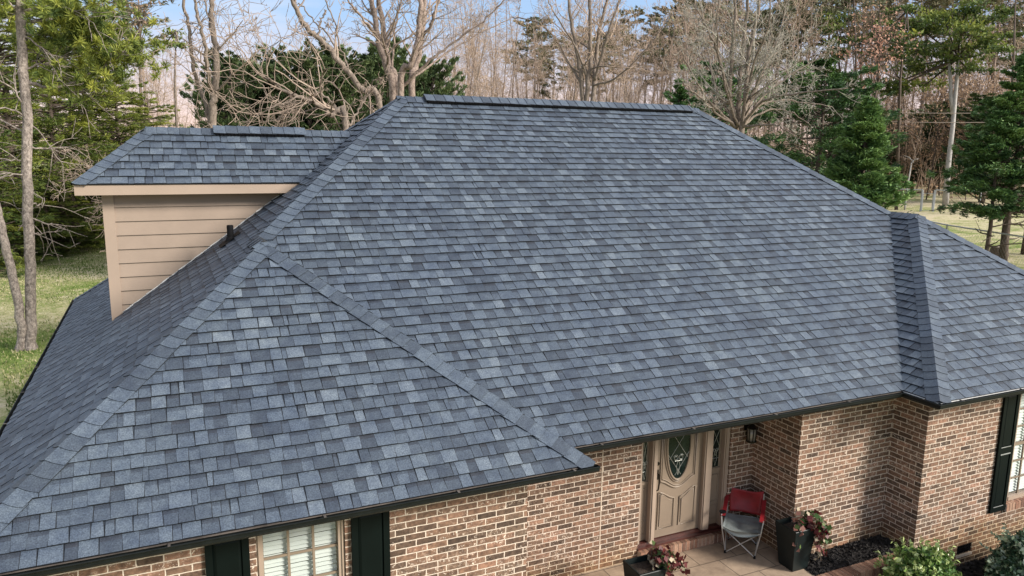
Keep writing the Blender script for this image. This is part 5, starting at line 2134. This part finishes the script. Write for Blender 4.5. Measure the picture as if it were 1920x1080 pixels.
# juniper-like dark hedge of evergreens behind the roof
hedge_ev = [(440, 33, 128, 1.9), (500, 34, 140, 1.9), (545, 35, 112, 2.0), (628, 34, 106, 2.1), (690, 35, 128, 1.9), (730, 34, 98, 2.0), (812, 35, 136, 1.9), (585, 33, 124, 1.9), (470, 36, 134, 2.2), (660, 33, 142, 2.0), (775, 36, 128, 1.9)]
labs = ['dark green evergreen right of the three stemmed bare tree', 'dark evergreen with a low top between two taller ones, left part of the hedge', 'dark evergreen with a bushy top behind the ornamental tree',
        'dark evergreen behind the leaning bare tree', 'dark evergreen left of the large pale tree stems', 'dark evergreen showing between the stems of the large pale tree', 'dark evergreen right of the large pale tree, just above the ridge',
        'dark evergreen in the middle of the hedge between the two highest tops', 'dark evergreen in the back row near the left end of the hedge', 'dark evergreen low behind the trunk of the leaning tree', 'dark evergreen right behind the large pale tree trunks']
PH = []
for i, ((px, dd0, ty, rr0), lab) in enumerate(zip(hedge_ev, labs)):
    b0 = ground_at(px, dd0)
    h = top_h(b0, px, ty, dd0)
    if i < 2:
        o = conifer('cedar_tree', lab, b0, h, rr0, M['juniper_leaf'], M['bark_dark'], 340 + i, nbr=150, per=260, lsize=0.085, z_lo=0.05, shape='oval', tone0=0.52, clump=0.36, group='dark evergreens behind the roof', upk=0.85, elong=3.6, droop=-0.05)
        PH.append((o, h, rr0))
    else:
        src, hs, rs_ = PH[i % 2]
        copy_tree(src, b0, i * 2.3, (rr0 / rs_, rr0 / rs_, h / hs), lab, 'dark evergreens behind the roof')

# right of the ridge
def conif_at(name, lab, px, dd0, ty, rr0, seed, **kw):
    b0 = ground_at(px, dd0)
    return conifer(name, lab, b0, top_h(b0, px, ty, dd0), rr0, kw.pop('leaf', M['cedar_leaf']), M['bark_dark'], seed, **kw)


conif_at('cedar_tree', 'small dark cedar tip behind the right end of the ridge vent', 1268, 40, 150, 2.2, 361, nbr=60, per=110, lsize=0.15, clump=0.5)
conif_at('cedar_tree', 'dark green cedar behind the broad grey bare tree', 1345, 42, 128, 3.2, 362, nbr=80, per=120, lsize=0.16, clump=0.5, shape='oval')
conif_at('cedar_tree', 'tall dark cedar left of the bushy cedar beyond the right roof hip', 1535, 37, 118, 3.3, 363, nbr=120, per=300, lsize=0.10, elong=3.4, clump=0.45, shape='oval')
conif_at('cedar_tree', 'bushy bright green cedar just beyond the right roof hip', 1618, 31, 186, 2.55, 364, nbr=210, per=460, gap=0.05, lsize=0.085, elong=3.2, clump=0.58, upk=0.22, shape='cone', tone0=0.62, z_lo=0.04)
# right edge cedars, trunks visible below
b0 = ground_at(1905, 38)
conifer('cedar_tree', 'large green cedar at the right picture edge with bare lower trunks', b0, top_h(b0, 1905, 95, 38), 3.7, M['cedar_leaf'], M['bark_dark'], 371, nbr=130, per=420, lsize=0.09, elong=3.6, z_lo=0.24, tone0=0.54, clump=0.42, shape='cone', dead=16, trunk_r=0.17)
b0 = ground_at(1872, 37)
conifer('cedar_tree', 'smaller cedar on a thin bare trunk left of the large right edge cedar', b0, top_h(b0, 1872, 225, 37), 1.9, M['cedar_leaf'], M['bark_dark'], 372, nbr=64, per=360, lsize=0.09, elong=3.6, z_lo=0.34, tone0=0.48, clump=0.5, shape='oval', dead=10, trunk_r=0.09)
b0 = ground_at(1945, 41)
conifer('cedar_tree', 'tall cedar cut by the right picture edge', b0, top_h(b0, 1945, 20, 41), 3.6, M['cedar_leaf'], M['bark_dark'], 373, nbr=100, per=300, lsize=0.10, elong=3.4, z_lo=0.2, tone0=0.42, clump=0.5, shape='cone', dead=8, trunk_r=0.17)
# stump
p = ground_at(1895, 40)
p = V((p.x, p.y, float(ground_z(p.x, p.y))))
st = empty('tree_stump', p, 'low cut tree stump beside the cedar trunks at the right', 'stump')
mb = MB()
mb.tube([p - V((0, 0, .1)), p + V((0, 0, 0.06)), p + V((0, 0, 0.36)), p + V((0, 0, 0.40))], [0.46, 0.40, 0.34, 0.32], 16)
mb.build('bark', M['stump'], st)
mb = MB()
mb.plate([p + V((0.15 * math.cos(a), 0.15 * math.sin(a), 0.402)) for a in [k * math.pi / 6 for k in range(12)]], (0, 0, 0.004))
mb.build('cut_face', M['mortar'], st)

# ---- pines on the right: tall pine with a long pale trunk
d_ = 66
b0 = ground_at(1782, d_)
tp = empty('pine_tree', b0, 'tall pine with a straight pale trunk beyond the chain link fence', 'tree')
mb = MB()
mb.tube([b0, at(1779, 300, d_), at(1786, 240, d_), at(1791, 180, d_), at(1795, 140, d_), at(1800, 60, d_)], [0.23, 0.18, 0.16, 0.145, 0.12, 0.07], 12)
mb.tube([at(1787, 215, d_), at(1783, 180, d_), at(1782, 150, d_), at(1778, 100, d_)], [0.16, 0.14, 0.12, 0.08], 8)
mb.build('trunk', M['bark_pale'], tp, smooth=True)


def px_crown(parent, blobs, d, seed, mat, lsize, dens=1.0, tone0=0.45, elong=2.4):
    """foliage pads at pixel positions on a tree d metres away; blobs: (x, y, rx_px, ry_px)"""
    r_ = np.random.RandomState(seed)
    Cs, Ts = [], []
    segs = []
    rg = random.Random(seed)
    for (x, y, rx, ry_) in blobs:
        c = np.array(at(x, y, d + r_.uniform(-2.0, 2.0)))
        sx, sz = rx * d / FPX, ry_ * d / FPX
        npad = max(4, int(rx * ry_ / 55 * dens))
        bt = r_.normal(0, 0.08)
        for k in range(npad):
            o_ = r_.normal(0, 0.48, 3) * (sx, sx * 0.9, sz)
            pc = c + o_
            m = int(46 * dens)
            q = r_.normal(0, 1, (m, 3)) * (0.55, 0.55, 0.16) * (sx * 0.30 + 0.25)
            Cs.append(pc + q)
            Ts.append(tone0 + bt + r_.normal(0, 0.10) + 0.22 * q[:, 2] / (0.16 * (sx * .3 + .25)) * 0.5 + r_.normal(0, 0.09, m) + 0.12 * o_[2] / max(sz, .1))
            if k % 2 == 0:
                segs.append((V(c), V(pc), 0.05, 0.02))
    leaf_mesh('crown', np.concatenate(Cs), lsize, mat, parent, elong, np.array([0, 0, 1.0]), np.concatenate(Ts), seed=seed)
    return segs


sg = px_crown(tp, [(1810, 15, 30, 14), (1770, 35, 40, 16), (1840, 40, 34, 18), (1735, 60, 34, 14), (1800, 65, 44, 16), (1850, 75, 26, 12), (1720, 95, 34, 12), (1780, 95, 44, 14), (1830, 105, 36, 12),
                   (1700, 125, 36, 11), (1760, 128, 36, 11), (1815, 130, 26, 9), (1680, 155, 40, 9), (1740, 155, 34, 9), (1660, 172, 38, 8)], d_, 381, M['pine_leaf'], 0.15, 1.3, 0.42)
for c, e, r1_, r2_ in list(sg)[::3]:
    sg.append((at(1796, 110, d_), c, 0.08, 0.05))
build_segs('branch', sg, 4, M['bark_dark'], tp)


def px_pine(label, trunk, d, blobs, seed, r0=0.13, mat='pine_leaf', lsize=0.17, dens=0.95, tone0=0.3, bark='bark_dark', name='pine_tree', group=None):
    b0 = ground_at(trunk[0][0], d)
    t = empty(name, b0, label, 'tree', group)
    mb = MB()
    pts = [b0] + [at(x, y, d) for x, y in trunk[1:]]
    mb.tube(pts, [r0 * (1 - 0.75 * i / (len(pts) - 1)) for i in range(len(pts))], 8)
    mb.build('trunk', M[bark], t, smooth=True)
    sg = px_crown(t, blobs, d, seed, M[mat], lsize, dens, tone0)
    for c, e, r1_, r2_ in list(sg)[::2]:
        k = min(range(1, len(pts)), key=lambda j: (pts[j] - c).length)
        sg.append((pts[k], c, 0.06, 0.03))
    build_segs('branch', sg, 4, M[bark], t)
    return t


px_pine('green pine with a layered crown left of the tall pale trunk pine', [(1690, 300), (1688, 150), (1700, 20)], 62,
        [(1700, 18, 30, 10), (1675, 45, 34, 13), (1720, 40, 26, 12), (1660, 70, 30, 12), (1705, 78, 30, 12), (1655, 100, 26, 9), (1690, 105, 26, 9), (1640, 130, 20, 8)], 382)
px_pine('round topped pine above the bushy cedar', [(1575, 300), (1575, 150), (1570, 45)], 64,
        [(1568, 38, 24, 12), (1560, 60, 26, 12), (1590, 70, 22, 10), (1555, 85, 24, 12), (1585, 95, 24, 10), (1560, 112, 22, 9)], 383, tone0=0.36)
px_pine('wide green pine crown touching the top edge, right of the broad grey tree', [(1500, 300), (1500, 150), (1505, 0)], 66,
        [(1500, 5, 44, 14), (1545, 8, 36, 14), (1470, 25, 34, 16), (1520, 35, 36, 16), (1450, 50, 30, 16), (1490, 65, 34, 14), (1430, 80, 28, 14), (1475, 95, 30, 12), (1440, 110, 24, 10)], 384, mat='farpine_leaf', tone0=0.40)
px_pine('green pine crown between the broad grey tree and the round topped pine', [(1610, 300), (1605, 100), (1600, -30)], 70,
        [(1590, -10, 34, 12), (1620, 10, 24, 12), (1600, 35, 18, 8)], 385, mat='farpine_leaf', tone0=0.45)
px_pine('pine cut by the top right corner', [(1900, 300), (1900, 120), (1905, -20)], 60,
        [(1905, 60, 22, 10), (1890, 90, 20, 7), (1912, 110, 16, 8), (1880, 20, 20, 6)], 386, tone0=0.32)
px_pine('distant pine with a dull brown green crown above the middle of the ridge', [(1150, 300), (1150, 140), (1155, 55)], 75,
        [(1150, 62, 26, 10), (1180, 20, 20, 9), (1170, 75, 20, 10), (1140, 85, 22, 9), (1085, 75, 18, 8)], 387, mat='farpine_leaf', lsize=0.22, dens=0.55, tone0=0.5)
px_pine('distant brown green pine left of the broad grey tree', [(1258, 300), (1258, 150), (1255, 40)], 78,
        [(1255, 38, 24, 9), (1240, 60, 26, 10), (1275, 62, 26, 10), (1255, 85, 24, 10), (1235, 105, 18, 8), (1300, 55, 26, 12), (1320, 80, 22, 11)], 388, mat='farpine_leaf', lsize=0.22, dens=0.6, tone0=0.5)
px_pine('distant brown green pine half hidden behind the broad grey tree', [(1345, 300), (1345, 150), (1345, 20)], 74,
        [(1340, 45, 28, 14), (1375, 30, 28, 14), (1360, 70, 28, 14), (1410, 40, 28, 14), (1420, 75, 26, 12)], 389, mat='farpine_leaf', lsize=0.22, dens=0.6, tone0=0.44)
px_pine('low green tree top left of the three stemmed bare tree', [(330, 300), (328, 150), (330, 60)], 48,
        [(325, 62, 14, 8), (310, 80, 14, 8), (335, 85, 12, 6)], 390, lsize=0.12, tone0=0.6, r0=0.10, bark='bark_grey')

# ---- red budding maple and bare trees with dry leaves on the right
def px_haze_tree(label, trunk, d, blobs, seed, mat, r0=0.12, lsize=0.09, name='budding_tree', dens=1.0, group=None):
    b0 = ground_at(trunk[0][0], d)
    t = empty(name, b0, label, 'tree', group)
    rg = random.Random(seed)
    mb = MB()
    pts = [b0] + [at(x, y, d) for x, y in trunk[1:]]
    mb.tube(pts, [r0 * (1 - 0.7 * i / (len(pts) - 1)) for i in range(len(pts))], 7)
    mb.build('trunk', M['bark_dark'], t, smooth=True)
    segs = []
    r_ = np.random.RandomState(seed)
    Cs = []
    for (x, y, rx, ry_) in blobs:
        n_ = max(4, int(rx * ry_ / 60))
        for k in range(n_):
            e = at(x + rg.gauss(0, 0.5) * rx, y + rg.gauss(0, 0.5) * ry_, d + rg.gauss(0, 1.2))
            j = min(range(1, len(pts)), key=lambda j_: (pts[j_] - e).length + abs(j_ - 1) * 0.1)
            s0 = pts[j - 1].lerp(pts[j], rg.uniform(0.2, 1.0))
            if s0.z > e.z:
                s0 = pts[max(0, j - 1)].lerp(pts[j], 0.3)
            mid = s0.lerp(e, 0.5) + V((0, 0, 0.3)) + rvec(rg, 0.2)
            segs += [(s0, mid, 0.045, 0.028), (mid, e, 0.028, 0.014)]
            for q in range(5):
                tip = e + rvec(rg, 0.55)
                segs.append((mid.lerp(e, rg.random()), tip, 0.014, 0.010))
                m = int(7 * dens)
                Cs.append(np.array(tip)[None] + r_.normal(0, 0.22, (m, 3)))
    build_segs('branch', segs, 3, M['bark_dark'], t)
    leaf_mesh('crown', np.concatenate(Cs), lsize, mat, t, 1.4, seed=seed)
    return t


px_haze_tree('budding maple with a reddish pink crown left of the layered pine', [(1634, 300), (1638, 200), (1650, 130), (1652, 60)], 58,
             [(1640, 90, 34, 20), (1665, 110, 26, 16), (1625, 115, 20, 14), (1655, 70, 22, 10), (1670, 60, 16, 14)], 391, M['red_bud'], 0.10, dens=0.8)
px_haze_tree('small orange tinted tree behind the evergreens left of the dormer', [(262, 300), (262, 120), (262, 60)], 60,
             [(255, 30, 26, 20), (275, 15, 22, 14), (235, 45, 18, 14)], 392, M['tan_leaf'], 0.12, dens=0.4)
px_haze_tree('tan haze of fine twigs above the budding maple', [(1640, 300), (1645, 150), (1648, 20)], 66,
             [(1640, 35, 30, 22), (1655, 15, 24, 12)], 393, M['tan_leaf'], 0.12, dens=0.8)
# ---- understorey beech with dry leaves behind the fence
rg = random.Random(9)
proto_b = None
gname = 'young trees with dry tan leaves along the wood edge'
for i in range(16):
    px = 1640 + i * 17 + rg.uniform(-8, 8)
    dd0 = rg.uniform(70, 84)
    b0 = ground_at(px, dd0)
    if proto_b is None:
        t = empty('beech_sapling', b0, 'young tree holding dry tan leaves in the shade behind the chain link fence', 'tree', gname)
        segs = []
        limb(rg, b0, V((0, 0, 1)), 6.5, 0.07, 3, segs, segs, 0.06, 0.05, (5, 8), 0.8, 0.012)
        build_segs('trunk', segs, 3, M['bark_dark'], t)
        r_ = np.random.RandomState(6)
        ends = np.array([s_[1] for s_ in segs if s_[2] < 0.03])
        Cc = ends[r_.randint(0, len(ends), 1100)] + r_.normal(0, 0.2, (1100, 3))
        leaf_mesh('crown', Cc, 0.085, M['tan_leaf'], t, 1.5, seed=3)
        proto_b = t
    else:
        s_ = rg.uniform(0.6, 1.25)
        copy_tree(proto_b, b0, rg.uniform(0, 6.28), (s_, s_, s_))
# bare leaning tree by the gate
b0 = ground_at(1706, 62)
stem_tree('bare_tree', 'crooked pale bare tree leaning by the chain link gate', b0, [
    ([b0, at(1706, 320, 62), at(1712, 302, 62), at(1722, 298, 62)], 0.10, 0.03), ([at(1712, 305, 62), at(1706, 296, 62), at(1695, 292, 62)], 0.05, 0.02)], M['bark_pale'], M['twig'], 402, kids_per=6, blen=0.8, lvl=2)

# ---- the woods: bare slender trees, copied
rg = random.Random(31)
PB = []
for k in range(6):
    t = empty('woodland_tree', (0, 0, 0), 'thin bare pinkish brown tree in the woods behind the house', 'tree', 'bare trees of the woods behind the house')
    thick, thin = [], []
    H = 19.0
    p = V((0, 0, -0.1))
    dd_ = V((rg.uniform(-.02, .02), rg.uniform(-.02, .02), 1))
    nseg = 12
    tb = MB()
    pts = [p.copy()]
    for i in range(nseg):
        dd_ = (dd_ + V((rg.gauss(0, .035), rg.gauss(0, .035), 0.05))).normalized()
        p = p + dd_ * (H / nseg)
        pts.append(p.copy())
    tr = 0.105
    rads = [tr * (1 - 0.85 * i / nseg) for i in range(nseg + 1)]
    tb.tube(pts, rads, 6)
    # forks
    for i in range(30 + 3 * (k % 3)):
        f = rg.uniform(0.12, 0.98)
        j = int(f * nseg)
        q = pts[j].lerp(pts[min(nseg, j + 1)], f * nseg - j)
        an = rg.uniform(0, 6.28)
        cd = V((math.cos(an) * 0.75, math.sin(an) * 0.75, rg.uniform(0.6, 1.3))).normalized()
        limb(rg, q, cd, rg.uniform(1.4, 4.0) * (1.25 - f * 0.75), rads[j] * 0.42, 2, thick, thin, 0.16, 0.07, (3, 4), 0.75, 0.0115)
    tb.build('trunk', M['bark_pink'] if k % 2 else M['bark_grey'], t, smooth=True)
    build_segs('crown', thick + thin, 3, M['twig_pink'], t)
    PB.append(t)
used = [False] * 6
r_ = np.random.RandomState(77)


def wood_tree(px, dd0, sc, k, grp=None):
    b0 = ground_at(px, dd0)
    src = PB[k]
    s3 = (sc * rg.uniform(0.9, 1.25), sc * rg.uniform(0.9, 1.25), sc)
    if not used[k]:
        used[k] = True
        src.location = b0
        src.rotation_euler = (0, 0, rg.uniform(0, 6.28))
        src.scale = s3
        return src
    return copy_tree(src, b0, rg.uniform(0, 6.28), s3)


cnt = 0
for i in range(288):
    px = 225 + 1720 * (i + rg.random()) / 250 if i < 250 else rg.uniform(820, 1330)
    if 1500 < px < 1640 and rg.random() < 0.4:
        continue
    dd0 = rg.uniform(52, 105)
    if px > 1560:
        dd0 = rg.uniform(84, 125)
    # height needed so the tops reach the photographed skyline
    if px < 430:
        ty = rg.uniform(40, 170)
    elif px < 560:
        ty = rg.uniform(85, 175)
    elif px < 690:
        ty = rg.uniform(55, 150)
    elif px < 840:
        ty = rg.uniform(60, 150)
    elif px < 960:
        ty = rg.uniform(-40, 90)
    elif px < 1300:
        ty = rg.uniform(-30, 120)
    else:
        ty = rg.uniform(-90, 60)
    b0 = ground_at(px, dd0)
    h = top_h(b0, px, ty, dd0)
    wood_tree(px, dd0, h / 19.0, rg.randrange(6))
    cnt += 1
# distant pines of the woods
PP = []
for k in range(3):
    b0 = V((0, 0, 0))
    t = conifer('woodland_pine', 'tall dull green pine among the bare trees of the woods', b0, 19.0, 2.6, M['farpine_leaf'], M['bark_pink'], 420 + k, nbr=34, per=60, lsize=0.24, z_lo=0.62, shape='flat', tone0=0.45, trunk_r=0.17, group='pines of the woods', clump=0.6, dead=5)
    PP.append(t)
usedp = [False] * 3
for i, px in enumerate([985, 1035, 1075, 1120, 1170, 1205, 1235, 1275, 1305, 1330, 1365, 1395, 1430, 1465, 1500, 1535, 1570, 1600, 1625, 1665, 1715, 1755, 1800, 1845, 1880, 1915, 1000, 1100, 1220, 1290, 280, 215]):
    dd0 = rg.uniform(80, 110)
    ty = rg.uniform(0, 85) if 960 < px < 1330 else rg.uniform(-90, 40)
    b0 = ground_at(px, dd0)
    sc = top_h(b0, px, ty, dd0) / 19.0
    k = i % 3
    if not usedp[k]:
        usedp[k] = True
        PP[k].location = b0
        PP[k].scale = (sc, sc, sc)
    else:
        copy_tree(PP[k], b0, rg.uniform(0, 6.28), (sc * 1.1, sc * 1.1, sc))

# low undergrowth at the foot of the woods: nobody could count it
r_ = np.random.RandomState(12)
segs = []
rg = random.Random(13)
Cs = []
for i in range(420):
    px = rg.uniform(230, 1960)
    dd0 = rg.uniform(60, 118) if px < 1560 else rg.uniform(74, 120)
    b0 = ground_at(px, dd0)
    h = rg.uniform(1.5, 8.5)
    for k in range(7):
        e = b0 + V((rg.gauss(0, .8), rg.gauss(0, .8), h * rg.uniform(0.5, 1)))
        segs.append((b0 + rvec(rg, 0.3) * 1.0, e, 0.035, 0.018))
        for j in range(4):
            s0 = b0.lerp(e, rg.uniform(0.3, 1))
            segs.append((s0, s0 + V((rg.gauss(0, .5), rg.gauss(0, .5), rg.uniform(0.1, 1.0))), 0.018, 0.012))
    m = 36
    Cs.append(np.array(b0)[None] + np.abs(r_.normal(0, 1, (m, 3))) * (0, 0, h * 0.45) + r_.normal(0, 1, (m, 3)) * (1.2, 1.2, 0.2))
o = build_segs('undergrowth', segs, 3, M['twig_pink'], None)
tag(o, 'tangle of pinkish brown brush at the foot of the woods', 'undergrowth', kind='stuff')
o = leaf_mesh('dry_foliage', np.concatenate(Cs), 0.13, M['tan_leaf'], None, 1.4, seed=9)
tag(o, 'dry tan leaves scattered through the brush of the woods', 'dry leaves', kind='stuff')
# dark evergreen understorey on the right behind the fence
for i, (px, dd0, ty, rr0) in enumerate(((1625, 78, 215, 3.0), (1755, 80, 200, 3.2), (1820, 82, 215, 3.4), (1690, 86, 255, 3.0), (1850, 70, 190, 3.2), (1560, 60, 150, 3.5))):
    b0 = ground_at(px, dd0)
    h = top_h(b0, px, ty, dd0)
    src, hs, rs_ = PH[i % 2]
    copy_tree(src, b0, i * 1.3, (rr0 / rs_, rr0 / rs_, h / hs), ['dark evergreen in the shade left of the gate, beyond the bushy cedar', 'shaded evergreen behind the tall pale pine trunk', 'shaded evergreen right of the pale pine trunk',
              'low dark evergreen behind the middle of the fence', 'shaded evergreen beside the right edge cedars', 'dark evergreen peeking between the two cedars and the budding maple'][i], 'shaded evergreens at the wood edge')

# ---- power lines across the trees on the right
for k, (y0_, y1_, lab) in enumerate(((205, 206, 'upper thin cable running in front of the woods at the right'), (222, 224, 'lower thin cable running in front of the woods at the right'))):
    a, b_ = at(1500, y0_, 66), at(2100, y1_, 60)
    pts = [a.lerp(b_, t / 12) - V((0, 0, 0.25 * math.sin(math.pi * t / 12))) for t in range(13)]
    mb = MB()
    mb.tube(pts, 0.022, 5)
    o = mb.build('power_line', M['wire'], None)
    tag(o, lab, 'power line', 'cables in front of the woods')


# ---- chain link fences
def fence_run(label, pts, h, post_gap, seed, gate=None, mesh=True):
    base = pts[0]
    t = empty('chain_link_fence', base, label, 'fence')
    rail = MB()
    wires = []
    k = 0
    for a, b_ in zip(pts[:-1], pts[1:]):
        L = (b_ - a).length
        n = max(1, round(L / post_gap))
        for i in range(n + (1 if b_ is pts[-1] else 0)):
            q = a.lerp(b_, i / n)
            q = V((q.x, q.y, float(ground_z(q.x, q.y))))
            mb = MB()
            mb.tube([q - V((0, 0, .1)), q + V((0, 0, h + 0.04))], 0.032, 6)
            mb.build('post', M['fencepost'], t)
        top_ = []
        for i in range(n * 2 + 1):
            q = a.lerp(b_, i / (2 * n))
            top_.append(V((q.x, q.y, float(ground_z(q.x, q.y)) + h)))
        rail.tube(top_, 0.036, 5)
        # diamond mesh: two families of slanting wires
        m = int(L / 0.16)
        for i in range(m):
            q = a.lerp(b_, i / m)
            for sg_ in (1, -1):
                q2 = a.lerp(b_, min(1, max(0, (i + sg_ * h / 0.16 * 0.7) / m)))
                z1 = float(ground_z(q.x, q.y))
                z2 = float(ground_z(q2.x, q2.y))
                wires.append((V((q.x, q.y, z1)), V((q2.x, q2.y, z2 + h)), 0.0028, 0.0028))
    rail.build('rail', M['fencepost'], t)
    build_segs('wire_mesh', wires, 3, M['fencewire'], t)
    return t


g1 = ground_at(1672, 52)
g2 = ground_at(1735, 58)
g3 = ground_at(1759, 58.5)
g4 = ground_at(1890, 57)
g0 = ground_at(1600, 60)
fence_run('far chain link fence in front of the woods left of the gate', [ground_at(1560, 63), ground_at(1735, 61)], 1.5, 3.0, 1)
fence_run('far chain link fence right of the gate, passing the pale pine trunk', [ground_at(1761, 61), ground_at(1940, 60)], 1.5, 3.0, 2)
fence_run('near chain link fence crossing the dry field', [ground_at(1600, 40), ground_at(1690, 44), ground_at(1790, 40), ground_at(1960, 36.5)], 1.3, 3.0, 3)
ga, gb_ = ground_at(1736.5, 61), ground_at(1759, 61)
gate = empty('gate', ga, 'pale chain link gate standing between the two far fences', 'gate')
mb = MB()
for q in (ga, gb_):
    mb.tube([q - V((0, 0, .05)), q + V((0, 0, 1.55))], 0.05, 8)
mb.build('gate_post', M['fencepost'], gate)
mb = MB()
gq = [ga.lerp(gb_, 0.08) + V((0, 0, 0.12)), ga.lerp(gb_, 0.92) + V((0, 0, 0.12)), ga.lerp(gb_, 0.92) + V((0, 0, 1.3)), ga.lerp(gb_, 0.08) + V((0, 0, 1.3))]
mb.tube(gq, 0.03, 6, closed=True)
mb.build('gate_frame', M['fencepost'], gate)

# fallen leaves and tufts on the lawn: small blades near the trees
r_ = np.random.RandomState(44)
n = 26000
px_ = r_.uniform(-40, 230, n)
dd_ = 12 + 42 * r_.uniform(0, 1, n) ** 1.2
az = [px_ray(a, 300) for a in (-40.0, 230.0)]
P0, P1 = az
tt = ((px_ + 40) / 270)[:, None]
ry_v = P0[None] * (1 - tt) + P1[None] * tt
ry_v = ry_v[:, :2] / np.linalg.norm(ry_v[:, :2], axis=1)[:, None]
xy = CAM[:2] + ry_v * dd_[:, None]
zz = ground_z(xy[:, 0], xy[:, 1])
C = np.concatenate([xy, zz[:, None] + 0.02], 1)
keep = ~((xy[:, 0] > -5.6) & (xy[:, 1] < 11.5))
C = C[keep]
nz = np.sin(C[:, 0] * 0.7 + C[:, 1] * 0.3) * 0.15 + np.sin(C[:, 1] * 0.9) * 0.12
M['grass_blade'] = tone_mat('grass_blades', [(0.0, (0.06, 0.11, 0.02)), (0.4, (0.15, 0.21, 0.05)), (0.65, (0.31, 0.30, 0.14)), (1.0, (0.52, 0.46, 0.30))], 0.8, trans=0.2)
o = leaf_mesh('grass', C, 0.05, M['grass_blade'], None, 3.0, None, 0.5 + nz + r_.normal(0, 0.2, len(C)), dirs=np.tile(np.array([0, 0, 1.2]), (len(C), 1)), seed=5)
tag(o, 'short patchy winter grass tufts on the left lawn', 'grass', kind='stuff')
# =====================================================================
for o in scene.objects:
    if o.parent is None and o.type != 'CAMERA':
        o.location.z += LIFT
